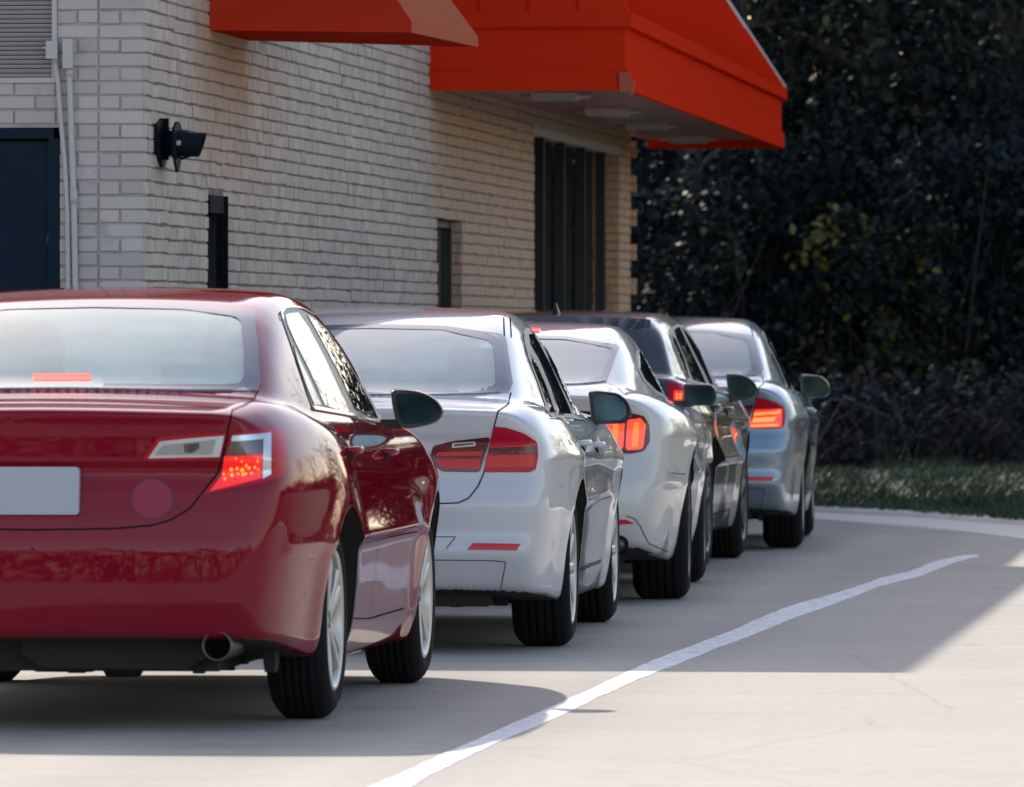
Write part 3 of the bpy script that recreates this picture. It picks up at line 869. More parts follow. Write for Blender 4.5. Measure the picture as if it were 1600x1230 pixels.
# exhaust
mb = MB(); mb.lathe([(.40, .041), (.004, .043), (-.004, .046), (0, .050), (.40, .050)], 36)
ex = mb.build('exhaust_pipe', M['steel'], root); ex.location = (.60, -1.0, .283); ex.rotation_euler = (0, 0, math.pi / 2)
mb = MB(); mb.tube([(.16, 0, 0), (.18, 0, 0)], .044, 24); mb.build('pipe_bore', M['under'], ex)

# ======================= white and silver sedans (same model) =======================
P_BMW = dict(W=.897, R=.325, wb=2.81, ro=1.0, track=.755, tw=.235, archgap=.04, bottom=[(-1.2, .27), (-.95, .265), (-.8, .245), (-.5, .22), (0, .17), (2.8, .16), (3.8, .2)],
    side=[(.1, -.10), (.2, -.06), (.3, -.04), (.42, -.028), (.55, -.012), (.68, -.002), (.78, 0), (.86, -.015), (.94, -.05), (1.02, -.10), (1.2, -.2)],
    plan=[(-1.3, -.30), (-1.02, -.17), (-.9, -.105), (-.75, -.06), (-.5, -.03), (-.3, -.012), (0, 0), (1.4, -.012), (2.5, 0), (2.9, -.01), (3.2, -.05), (3.5, -.12), (3.8, -.28)],
    rear=[(.10, -.86), (.22, -.93), (.33, -.975), (.42, -1.0), (.50, -.985), (.60, -.99), (.66, -.975), (.75, -.95), (.86, -.945), (.90, -.965), (.96, -.985), (1.00, -1.0), (1.1, -1.0), (1.3, -.95)],
    deck=[(-1.2, .99), (-1.0, 1.005), (-.85, 1.02), (-.6, 1.045), (-.3, 1.04), (.3, 1.0), (2.0, .98), (2.35, .98), (2.8, .90), (3.2, .82), (3.5, .74), (3.8, .6)],
    roof=[(-1.0, .89), (-.75, .96), (-.48, 1.05), (-.2, 1.165), (.1, 1.27), (.35, 1.34), (.6, 1.385), (.9, 1.412), (1.25, 1.425), (1.6, 1.40), (1.85, 1.33), (2.05, 1.22), (2.3, 1.08), (2.6, .93), (3.0, .75)],
    ghplan=[(-1.2, .58), (-.8, .64), (-.45, .695), (0, .745), (.5, .775), (1.2, .785), (1.8, .775), (2.2, .75), (2.6, .68), (3.2, .55)],
    zbelt=.93, tumble=.42, tcurve=.14, crease_z=.80, crease=.014, bow=.15, bowp=3, klip=.03, kside=.13, kunion=.07, kroof=.13, ztop=1.33)
bmw_side = [[(.02, .98), (.05, .90), (.28, .74), (.42, .58), (.52, .29), (1.06, .29), (1.08, .95)], [(1.06, .29), (2.12, .29), (2.2, .58), (2.2, .92)], [(.5, .30), (2.15, .30)]]
bmw_door_r = [(.42, .58), (.52, .29), (1.06, .29), (1.08, .95), (1.0, 1.36), (.35, 1.30), (.02, 1.05), (.05, .90), (.28, .74)]
bmw_door_f = [(1.06, .29), (2.12, .29), (2.2, .58), (2.2, .92), (1.9, 1.18), (1.45, 1.37), (1.0, 1.36), (1.08, .95)]
bmw_lid = [(.615, .42), (.65, .50), (.70, .56), (.80, .59), (1.2, .62)]
white_ref = CarShape(P_BMW, -.615, 33.3, 4.3)
def make_bmw(sh_place, paint_mat, label, lit):
    """the outlines were measured on the white one; the silver one shares them"""
    cx, cy, yaw = sh_place
    sh = CarShape(P_BMW, -.615, 33.3, 4.3)
    C = dict(open=[(shrink(half_poly(sh, [(0., 1.342), (.3, 1.336)], [(784, 524), (790, 530), (795, 565), (800, 600), (795, 613)], [(.5, 1.055), (.3, 1.052), (0, 1.052)])), False), (shrink(ws_poly(sh), .94), True)], seat_z=.99, lid=bmw_lid, lid_y=-.44, bumper_z=.64, rear_door=bmw_door_r, front_door=bmw_door_f, rim=M['alloy'], spokes=10 if not lit else 5, nphi=300, du=.024,
        gaps=gaps_for(sh, [[(798, 614), (794, 632), (778, 643), (772, 667), (762, 713), (755, 742), (747, 760), (732, 779), (716, 786), (687, 787), (600, 789)],
                           [(797, 498), (799, 528)], [(787, 496), (788, 527)], ], bmw_side) + gaps_for(sh, [[(660, 839), (712, 839), (697, 858)], [(790, 878), (788, 890), (782, 920)], [(600, 874), (770, 876), (790, 878)], [(797, 498), (799, 528)], [(787, 496), (788, 527)]], [], .003),
        under=[(-.2, -.62, .235, .8, .35, .10), (0, 0, .24, 1.2, .10, .09)])
    root, body = build_car('sedan_car', sh, paint_mat, C, label, 'car', CARS)
    rear_pane(sh, root, [(0., 1.342), (.3, 1.336)], [(784, 524), (790, 530), (795, 565), (800, 600), (795, 613)], [(.5, 1.055), (.3, 1.052), (0, 1.052)],
        [(0, 1.325), (.3, 1.318)], [(762, 534), (770, 542), (773, 565), (774, 600), (768, 606)], [(.45, 1.066), (.2, 1.064), (0, 1.064)], M['rear_glass'])
    do = [('lamp_band', [(766, 698), (838, 694), (838, 698), (764, 702)], M['reflector'], .002), ('lamp_band', [(760, 712), (834, 711), (832, 730), (757, 731)], M['reflector'], .0022),
          ('lamp_band', [(764, 700), (836, 697), (836, 709), (762, 710)], M['lens_dark'], .0026)]
    di = [('lamp_band', [(684, 707), (754, 705), (752, 712), (680, 713)], M['reflector'], .002), ('lamp_band', [(682, 718), (750, 717), (748, 733), (692, 732)], M['reflector'], .0022),
          ('reversing_lens', [(707, 692), (742, 689), (743, 697), (706, 700)], M['lens_silver'], .0026), ('lens_slot', [(710, 694), (740, 691), (740, 695), (709, 698)], M['lens_smoke'], .004)]
    if lit:
        do = [('brake_lamp', [(768, 701), (820, 698), (826, 694), (826, 703), (767, 708)], M['lamp_hot'], .003), ('brake_lamp', [(766, 714), (818, 711), (812, 721), (762, 724)], M['lamp_hot'], .003),
              ('brake_lamp', [(761, 729), (822, 727), (822, 732), (759, 734)], M['lamp_hot'], .003), ('glow_field', [(770, 694), (832, 692), (830, 734), (757, 736)], M['lamp_glow'], .0015)]
    lamps(sh, root, round_poly([(771, 667), (790, 668), (818, 677), (838, 690), (840, 713), (836, 734), (828, 738), (755, 738), (762, 713)], .2, 2),
          round_poly([(767, 683), (708, 689), (677, 697), (672, 713), (678, 728), (691, 737), (750, 738), (757, 713)], .2, 2), do, di, M['lens_red'], M['lens_dark'])
    sh.patch('reflector', [(739, 849), (813, 850), (807, 860), (730, 859)], sh.by_photo, M['reflector'], root, off=.004, both=True)
    plate(sh, root, .70, .83)
    side_windows(sh, root, [(818, 519), (822, 513), (831, 514), (842, 526), (860, 557), (880, 592), (900, 628), (914, 654), (900, 655), (860, 651), (855, 645), (840, 600), (825, 560), (818, 532)],
        [('side_window', [(824, 524), (832, 522), (842, 540), (858, 570), (880, 620), (892, 648), (873, 647), (858, 601), (841, 561), (827, 537)]),
         ('quarter_glass', [(827, 553), (838, 572), (852, 605), (866, 645), (859, 644), (843, 600), (829, 566)]),
         ('side_window', [(846, 535), (856, 553), (880, 599), (905, 650), (899, 650), (878, 608), (858, 566)])],
        [([(818, 519), (818, 532), (825, 560), (840, 600), (855, 645), (860, 652), (900, 656), (912, 657)], .010)], M['black_trim'] if not lit else M['chrome'])
    handles(sh, root, [(.30, .845), (1.28, .825)], paint_mat)
    mirrors(sh, root, (.905, 1.93, .982), .092, .074, M['gloss_black'] if not lit else M['silver_paint'], OL_BOXY, .76)
    front_end(sh, root)
    root.location = (cx, cy, 0); root.rotation_euler = (0, 0, -R(yaw))
    if lit: fin(sh, root, .75)
    return root
make_bmw((-.615, 33.3, 4.3), M['white_paint'], 'white four-door sedan second in the queue, directly ahead of the red sedan, brake lights off', False)
make_bmw((.915, 48.8, 3.4), M['silver_paint'], 'silver blue sedan with lit brake lights at the front of the queue, nearest the trees', True)

# ======================= white coupe =======================
P_CO = dict(W=.935, R=.345, wb=2.72, ro=1.13, track=.79, tw=.265, archgap=.04, haunch=.02, bottom=[(-1.3, .30), (-1.1, .29), (-.8, .24), (-.5, .21), (0, .17), (2.7, .16), (3.8, .2)],
    side=[(.1, -.12), (.2, -.09), (.3, -.06), (.42, -.04), (.55, -.02), (.68, -.008), (.80, 0), (.88, -.01), (.95, -.05), (1.02, -.11), (1.2, -.25)],
    plan=[(-1.3, -.30), (-1.13, -.20), (-1.0, -.125), (-.8, -.07), (-.5, -.03), (-.3, -.01), (0, 0), (.8, -.025), (1.6, -.03), (2.4, 0), (2.9, -.01), (3.2, -.05), (3.5, -.12), (3.8, -.28)],
    rear=[(.10, -.98), (.22, -1.06), (.33, -1.11), (.45, -1.13), (.58, -1.12), (.68, -1.09), (.75, -1.07), (.88, -1.06), (.96, -1.08), (1.02, -1.11), (1.1, -1.11), (1.3, -1.05)],
    deck=[(-1.3, 1.01), (-1.1, 1.022), (-.9, 1.035), (-.6, 1.05), (-.3, 1.02), (.3, .98), (2.0, .98), (2.35, .98), (2.8, .92), (3.2, .86), (3.5, .78), (3.8, .6)],
    roof=[(-1.2, .87), (-.9, .96), (-.62, 1.045), (-.3, 1.13), (0, 1.21), (.3, 1.285), (.6, 1.335), (.9, 1.365), (1.2, 1.375), (1.5, 1.355), (1.75, 1.29), (1.95, 1.19), (2.2, 1.06), (2.5, .92), (3.0, .72)],
    ghplan=[(-1.3, .60), (-.9, .66), (-.45, .70), (0, .735), (.5, .77), (1.2, .79), (1.8, .775), (2.2, .75), (2.6, .68), (3.2, .55)],
    zbelt=.93, tumble=.50, tcurve=.12, crease_z=.80, crease=.012, bow=.15, bowp=3, klip=.02, kside=.14, kunion=.08, kroof=.12, ztop=1.28)
co = CarShape(P_CO, -.047, 39.3, 3.0)
co_side = [[(.95, .95), (.86, .72), (.80, .30), (2.1, .30), (2.18, .58), (2.18, .92)], [(.5, .27), (2.15, .27)]]
C_CO = dict(open=[(shrink(half_poly(co, [(0., 1.30), (.3, 1.292)], [(966, 541), (967, 545), (947, 597)], [(.4, 1.062), (.2, 1.06), (0, 1.06)])), False), (shrink(ws_poly(co), .94), True)], seat_z=.97, lid=[(.66, .50), (.72, .56), (.85, .58), (1.2, .60)], lid_y=-.62, bumper_z=.68, front_door=[(.86, .72), (.80, .30), (2.1, .30), (2.18, .58), (2.18, .92), (1.7, 1.22), (1.4, 1.33), (.95, 1.30), (.95, .95)],
    rim=M['dark_alloy'], spokes=5, nphi=280, du=.025,
    gaps=gaps_for(co, [[(946, 598), (964, 605), (976, 617)], [(978, 806), (992, 811), (1000, 822), (1006, 835), (1013, 849), (1045, 863)], [(1048, 739), (1070, 741)], [(700, 735), (900, 737), (960, 736)]], [], .0035) + gaps_for(co, [], co_side),
    under=[(-.2, -.75, .25, .9, .35, .12), (.50, -.55, .25, .30, .5, .12)])
root, body = build_car('coupe_car', co, M['pearl_paint'], C_CO, 'white two-door coupe third in the queue, three upright lit bars in its tail light', 'car', CARS)
rear_pane(co, root, [(0., 1.30), (.3, 1.292)], [(966, 541), (967, 545), (947, 597)], [(.4, 1.062), (.2, 1.06), (0, 1.06)],
    [(0, 1.285), (.3, 1.277)], [(957, 546), (940, 590)], [(.4, 1.072), (0, 1.072)], M['rear_glass'])
co.patch('third_brake_light', round_poly([(-.16, 1.318), (.16, 1.318), (.16, 1.335), (-.16, 1.335)], .3), co.by_rear, M['lamp_orange'], root, off=.006, step=.03)
lamps(co, root, round_poly([(880, 641), (985, 645), (1006, 650), (1014, 664), (1015, 690), (1006, 705), (988, 709), (890, 709), (880, 700)], .2, 3), None,
    [('brake_lamp', round_poly([(980, 656), (1000, 653), (1008, 664), (1004, 702), (977, 704)], .2, 2), M['lamp_orange'], .004),
     ('brake_lamp', round_poly([(946, 655), (976, 654), (973, 702), (951, 704), (942, 687)], .2, 2), M['lamp_orange'], .004),
     ('brake_lamp', round_poly([(912, 655), (939, 654), (936, 702), (917, 704), (908, 687)], .2, 2), M['lamp_orange'], .004),
     ('lamp_core', [(990, 660), (998, 659), (996, 698), (986, 699)], M['lamp_core'], .0055), ('lamp_core', [(957, 660), (966, 660), (964, 698), (957, 699)], M['lamp_core'], .0055), ('lamp_core', [(922, 660), (930, 660), (928, 698), (922, 699)], M['lamp_core'], .0055)], [], M['lens_dark'], None)
co.patch('reflector', [(960, 812), (978, 812), (991, 818), (960, 820)], co.by_photo, M['reflector'], root, off=.004, both=True)
plate(co, root, .70, .84)
side_windows(co, root, [(999, 536), (1005, 534), (1017, 547), (1034, 577), (1048, 608), (1050, 622), (1044, 624), (1025, 615), (1005, 596), (996, 578), (995, 555)],
    [('quarter_glass', [(1000, 541), (1004, 540), (1014, 556), (1024, 577), (1032, 600), (1037, 617), (1025, 611), (1008, 594), (999, 576), (998, 556)]),
     ('side_window', [(1009, 541), (1016, 550), (1033, 580), (1046, 608), (1047, 619), (1041, 617), (1034, 596), (1024, 572)])], [], None)
handles(co, root, [(1.06, .84)], M['pearl_paint'])
mirrors(co, root, (.925, 1.82, .995), .083, .058, M['gloss_black'], OL_RECT, .80)
front_end(co, root)
for sg in (1, -1):
    mb = MB(); mb.tube([(sg * .62, -.75, .295), (sg * .62, -1.085, .295)], .045, 20, caps=False); mb.tube([(sg * .62, -1.07, .295), (sg * .62, -.8, .295)], .04, 20); mb.build('exhaust_pipe', M['steel'], root, fix=False)

# ======================= dark hatchback =======================
P_HB = dict(W=.865, R=.345, wb=2.64, ro=.88, track=.735, tw=.225, archgap=.045, bottom=[(-1.2, .30), (-.9, .29), (-.7, .26), (-.5, .23), (0, .19), (2.6, .18), (3.8, .2)],
    side=[(.1, -.11), (.2, -.07), (.3, -.045), (.42, -.03), (.55, -.015), (.70, -.003), (.85, 0), (.95, -.015), (1.04, -.05), (1.12, -.10), (1.3, -.22)],
    plan=[(-1.1, -.25), (-.88, -.16), (-.78, -.10), (-.6, -.05), (-.35, -.015), (0, 0), (.8, -.01), (1.6, -.01), (2.4, 0), (2.8, -.01), (3.1, -.05), (3.4, -.12), (3.7, -.28)],
    rear=[(.10, -.75), (.22, -.82), (.35, -.87), (.50, -.88), (.62, -.86), (.75, -.83), (.95, -.80), (1.05, -.74), (1.2, -.58), (1.4, -.35)],
    deck=[(-1.2, 1.08), (-.8, 1.09), (-.6, 1.10), (-.3, 1.08), (.3, 1.05), (2.0, 1.02), (2.3, 1.0), (2.7, .95), (3.1, .87), (3.4, .78), (3.7, .6)],
    roof=[(-1.1, .80), (-.85, 1.0), (-.6, 1.20), (-.42, 1.32), (-.25, 1.385), (0, 1.415), (.4, 1.44), (.8, 1.448), (1.2, 1.435), (1.45, 1.40), (1.7, 1.30), (1.95, 1.18), (2.25, 1.02), (2.6, .88), (3.0, .72)],
    ghplan=[(-1.2, .60), (-.8, .68), (-.45, .74), (0, .775), (.5, .785), (1.2, .785), (1.8, .765), (2.2, .74), (2.6, .68), (3.2, .55)],
    zbelt=.98, tumble=.40, tcurve=.12, crease_z=.86, crease=.014, bow=.14, bowp=3, klip=.05, kside=.12, kunion=.06, kroof=.12, spoil=(-.52, -.15, 1.365, 1.405, .03, .56), ztop=1.36)
hbk = CarShape(P_HB, .24, 44.0, 6.0)
hb_side = [[(.02, 1.0), (.10, .86), (.34, .70), (.44, .56), (.54, .29), (1.02, .29), (1.04, 1.0)], [(1.02, .29), (2.0, .29), (2.08, .58), (2.08, .96)], [(.5, .30), (2.05, .30)]]
C_HB = dict(lid=[(.50, .50), (.7, .56), (.9, .58), (1.4, .5)], lid_y=-.30, bumper_z=.55, rear_door=[(.44, .56), (.54, .29), (1.02, .29), (1.04, 1.0), (.98, 1.38), (.3, 1.33), (-.05, 1.08), (.02, .95), (.34, .70)],
    front_door=[(1.02, .29), (2.0, .29), (2.08, .58), (2.08, .96), (1.8, 1.2), (1.35, 1.39), (.98, 1.38), (1.04, 1.0)], rim=M['dark_alloy'], spokes=5, nphi=260, du=.026,
    gaps=gaps_for(hbk, [], hb_side), under=[(-.2, -.55, .27, .8, .3, .12)])
root, body = build_car('hatchback_car', hbk, M['grey_paint'], C_HB, 'dark grey hatchback fourth in the queue, between the white coupe and the silver sedan', 'car', CARS)
hbk.patch('rear_window', round_poly([(-.60, 1.05), (.60, 1.05), (.50, 1.33), (-.50, 1.33)], .15), hbk.by_rear, M['side_glass'], root, off=.004, step=.06)
lamps(hbk, root, round_poly([(1042, 598), (1064, 600), (1077, 606), (1079, 630), (1066, 632), (1044, 628)], .2, 2), None,
    [('brake_lamp', round_poly([(1052, 611), (1066, 612), (1065, 626), (1052, 626)], .2, 2), M['lamp_glow'], .003)] + [('bulb_spot', [(a, b), (a + 3.4, b), (a + 3.4, b + 3), (a, b + 3)], M['lamp_hot'], .0045) for a, b in ((1055, 616), (1060, 616), (1055, 621), (1060, 621))], [], M['lens_red'], None)
plate(hbk, root, .70, .84)
side_windows(hbk, root, [(1046, 522), (1050, 511), (1058, 507), (1067, 509), (1082, 530), (1107, 571), (1127, 606), (1130, 611), (1112, 606), (1093, 600), (1075, 596), (1062, 570), (1052, 545)],
    [('quarter_glass', [(1049, 525), (1054, 530), (1067, 560), (1076, 591), (1074, 592), (1064, 570), (1053, 542)]),
     ('side_window', [(1052, 516), (1060, 511), (1072, 536), (1092, 577), (1102, 600), (1082, 594), (1070, 560), (1057, 530)]),
     ('side_window', [(1065, 512), (1081, 532), (1105, 571), (1123, 604), (1108, 601), (1097, 577), (1078, 540)])], [], None)
handles(hbk, root, [(.16, .91), (1.16, .885)], M['grey_paint'])
mirrors(hbk, root, (.90, 1.80, 1.005), .088, .078, M['gloss_black'], OL_ROUND, .76)
fin(hbk, root, .05, .07)
front_end(hbk, root)
# ------------------------------------------------------------------ ground
m = NT('concrete'); v = m.coord()
n1 = m.noise(v, .55, 6, .6); n2 = m.noise(v, 9, 8, .7); n3 = m.noise(m.coord((.35, 2.2, 1)), 1.3, 5, .6); n4 = m.noise(v, 160, 3, .6)
c = m.mix(m.ramp(n1, [(.3, 0.), (.7, 1.)]), (.44, .39, .325), (.52, .465, .39))
c = m.mix(m.ramp(n3, [(.52, 0.), (.75, .22)]), c, (.26, .245, .235))
c = m.mix(m.ramp(n2, [(.35, .35), (.6, 0.)]), c, (.30, .27, .24))
c = m.mix(m.ramp(n4, [(.3, .4), (.55, 0.)]), c, (.25, .23, .21))
vo = m.n('ShaderNodeTexVoronoi', i_Scale=3.1); m.l(v, vo.inputs['Vector'])
c = m.mix(m.ramp(vo.outputs['Distance'], [(.012, .7), (.022, 0.)]), c, (.10, .09, .08))
v5 = m.n('ShaderNodeTexVoronoi', i_Scale=.9); v5.feature = 'SMOOTH_F1'; m.l(v, v5.inputs['Vector'])
blot = m.ramp(m.noise(v, 1.9, 7, .65), [(.60, 0.), (.70, .38)]); c = m.mix(blot, c, (.27, .24, .21))
# tyre-polished, oily wheel tracks following the lane
sp5 = m.n('ShaderNodeSeparateXYZ'); m.l(v, sp5.inputs[0])
def lin(a, b, k): 
    q = m.n('ShaderNodeMath', operation='MULTIPLY_ADD'); m.l(a, q.inputs[0]); q.inputs[1].default_value = k; (m.l(b, q.inputs[2]) if not isinstance(b, float) else setattr(q.inputs[2], 'default_value', b)); return q.outputs[0]
tx = lin(sp5.outputs[1], sp5.outputs[0], -.107)
for off_, wd_, st_ in ((4.35, .22, .30), (2.78, .22, .22), (3.55, .35, .34)):
    q = m.n('ShaderNodeMath', operation='ADD'); m.l(tx, q.inputs[0]); q.inputs[1].default_value = off_
    ab = m.n('ShaderNodeMath', operation='ABSOLUTE'); m.l(q.outputs[0], ab.inputs[0])
    mrr = m.n('ShaderNodeMapRange', interpolation_type='SMOOTHSTEP'); mrr.inputs[1].default_value = wd_ * 1.6; mrr.inputs[2].default_value = wd_ * .2; mrr.inputs[3].default_value = 0; mrr.inputs[4].default_value = st_; m.l(ab.outputs[0], mrr.inputs[0])
    mq = m.n('ShaderNodeMath', operation='MULTIPLY'); m.l(mrr.outputs[0], mq.inputs[0]); m.l(m.ramp(n3, [(.3, .5), (.7, 1.)]), mq.inputs[1])
    c = m.mix(mq.outputs[0], c, (.15, .14, .13))
# hairline cracks
ck = m.n('ShaderNodeTexVoronoi', i_Scale=.28); ck.feature = 'DISTANCE_TO_EDGE'
nd = m.n('ShaderNodeTexNoise', i_Scale=2.0, i_Detail=5.0); m.l(v, nd.inputs['Vector'])
mv = m.n('ShaderNodeMix', data_type='VECTOR'); mv.inputs[0].default_value = .12; m.l(v, mv.inputs[4]); m.l(nd.outputs['Color'], mv.inputs[5]); m.l(mv.outputs[1], ck.inputs['Vector'])
c = m.mix(m.ramp(ck.outputs['Distance'], [(.0004, .22), (.0012, 0.)]), c, (.12, .11, .10))
m.l(c, m.b.inputs['Base Color']); m.set(Roughness=.82); m.bump(n4, .25, .004)
M['concrete'] = m.m
m = NT('sunlit_kerb_concrete'); v = m.coord(); m.l(m.mix(m.ramp(m.noise(v, 6, 6), [(.35, 0.), (.7, 1.)]), (.82, .78, .70), (.68, .64, .56)), m.b.inputs['Base Color']); m.set(Roughness=.85)
M['kerb'] = m.m  # extra pale: sunlight on the kerb is put into its colour
m = NT('line_paint'); v = m.coord()
a = m.ramp(m.noise(v, 14, 8, .75), [(.43, 1.), (.51, 0.)]); b = m.ramp(m.noise(m.coord((1, 5, 1)), 5, 6, .7), [(.40, 1.), (.5, 0.)])
mx = m.n('ShaderNodeMath', operation='MULTIPLY'); m.l(a, mx.inputs[0]); mx.inputs[1].default_value = .8
c = m.mix(mx.outputs[0], (.82, .82, .82), (.48, .465, .44)); c = m.mix(m.ramp(m.noise(m.coord((.6, 3.0, 1)), 7, 5, .7), [(.56, 0.), (.64, .55)]), c, (.50, .49, .48))
m.l(c, m.b.inputs['Base Color']); m.set(Roughness=.7)
M['line'] = m.m
m = NT('soil'); v = m.coord(); m.l(m.mix(m.ramp(m.noise(v, 3, 8), [(.35, 0.), (.7, 1.)]), (.045, .035, .022), (.05, .07, .025)), m.b.inputs['Base Color']); m.set(Roughness=.95)
M['soil'] = m.m

mb = MB(); mb.add([(-700, -300, -.02), (700, -300, -.02), (700, 900, -.02), (-700, 900, -.02)], [(0, 1, 2, 3)])
tag(mb.build('terrain', M['soil']), kind='structure')
# kerb line curving across the end of the lot
kerb_px = [(900, 787), (1100, 793), (1290, 803), (1430, 810), (1561, 820), (1700, 833), (1900, 858), (2200, 905)]
kp = [ground_pt(*p) for p in kerb_px]
kp = [(-30, 60.5), (-6, 61.0)] + kp + [(kp[-1][0] + 12, kp[-1][1] - 14), (40, 5), (60, -60)]
mb = MB(); poly = [(-60, -120), (-60, 60.5)] + kp + [(60, -120)]
mb.add([(x, y, 0) for x, y in poly], [tuple(range(len(poly)))[::-1]])
tag(mb.build('road', M['concrete']), kind='structure')
def offset(P, d):
    o = []
    for i, p in enumerate(P):
        a = Vector(P[max(i - 1, 0)]); b = Vector(P[min(i + 1, len(P) - 1)]); t = (b - a).normalized(); o.append((p[0] - t.y * d, p[1] + t.x * d))
    return o
# P runs left to right, so +offset is away from the camera
ka, kb_, kc, kd = offset(kp, -.75), offset(kp, 0), offset(kp, .05), offset(kp, .22)
mb = MB(); n = len(kp)
rows = [(ka, .0015), (kb_, .006), (kc, .035), (kd, .045), (kd, -.02)]
V = [(p[0], p[1], z) for P_, z in rows for p in P_]
F = [(r * n + i, r * n + i + 1, (r + 1) * n + i + 1, (r + 1) * n + i) for r in range(4) for i in range(n - 1)]
mb.add(V, F); tag(mb.build('kerb', M['kerb']), kind='structure')
ga, gb_ = offset(kp, .22), offset(kp, 3.0); gc = [(x, 90) for x, y in kp]
mb = MB(); V = [(p[0], p[1], .03) for p in ga[:10]] + [(p[0], p[1], .03) for p in gb_[:10]] + [(p[0] * 1.1, 100, .3) for p in gc[:10]]
mb.add(V, [(r * 10 + i, r * 10 + i + 1, (r + 1) * 10 + i + 1, (r + 1) * 10 + i) for r in range(2) for i in range(9)], True)
tag(mb.build('bank', M['soil']), kind='structure')
gp_far = [ground_pt(*p) for p in [(1284, 803), (1430, 811), (1561, 821), (1700, 834), (1900, 859)]]
gp_near = [ground_pt(*p) for p in [(1284, 804), (1430, 822), (1561, 838), (1700, 857), (1900, 890)]]
mb = MB(); n = 5; mb.add([(p[0], p[1], .004) for p in gp_far] + [(p[0], p[1], .004) for p in gp_near] + [(p[0], p[1], -.003) for p in gp_near], [(o1 + i, o1 + i + 1, o1 + n + i + 1, o1 + n + i) for i in range(4) for o1 in (0, n)])
tag(mb.build('sunlit_strip', M['kerb']), kind='structure')  # sunlit edge of the road, painted as a pale strip
def bank_z(x, y):
    ky = np.interp(x, [p[0] for p in kp[:8]], [p[1] for p in kp[:8]])
    t = max(0, y - ky - .22); return .03 + max(0, t - 2.8) * .27 / 38

# the hand painted lane line
up = [(560, 1238), (620, 1212), (682, 1183), (780, 1141), (877, 1098), (940, 1069), (998, 1042), (1043, 1023), (1122, 995), (1223, 951), (1313, 925), (1375, 904), (1420, 894), (1459, 878), (1505, 868), (1527, 867)]
lo = [(625, 1238), (676, 1210), (733, 1181), (805, 1149), (877, 1119), (940, 1089), (998, 1062), (1054, 1040), (1122, 1012), (1223, 973), (1313, 940), (1375, 916), (1437, 900), (1488, 881), (1510, 874), (1529, 870)]
V = []; F = []
A = np.array([ground_pt(*p) for p in up]); B = np.array([ground_pt(*p) for p in lo])
t = np.linspace(0, len(up) - 1, 260); ia = np.arange(len(up))
A = np.stack([np.interp(t, ia, A[:, k]) for k in (0, 1)], 1); B = np.stack([np.interp(t, ia, B[:, k]) for k in (0, 1)], 1)
jit = lambda: np.convolve(rng.normal(0, 1, 264), np.ones(5) / 5, 'valid')[:260]
A[:, 0] += jit() * .007; B[:, 0] += jit() * .007
n = len(A); V = [(x, y, .0022) for x, y in A] + [(x, y, .0022) for x, y in B] + [(x, y, -.003) for x, y in A] + [(x, y, -.003) for x, y in B]
mb = MB(); mb.add(V, [(i + o1, i + 1 + o1, i + 1 + o2, i + o2) for i in range(n - 1) for o1, o2 in ((0, n), (0, 2 * n), (n, 3 * n))]); o = mb.build('painted_line', M['line'])
tag(o, kind='structure')

# ------------------------------------------------------------------ building
WT = .107; WA = math.atan(WT); C0 = Vector((-1.74, 37.7, 0))
def u_of(px):           # distance along the long wall of a picture column
    k = (px - 800) / FPX; d = (C0.y * WT - C0.x) / (WT - k); return (d - C0.y) / math.cos(WA)
def d_of(u): return C0.y + u * math.cos(WA)
def z_at(py, d): return CAMH + (HOR - py) * d / FPX
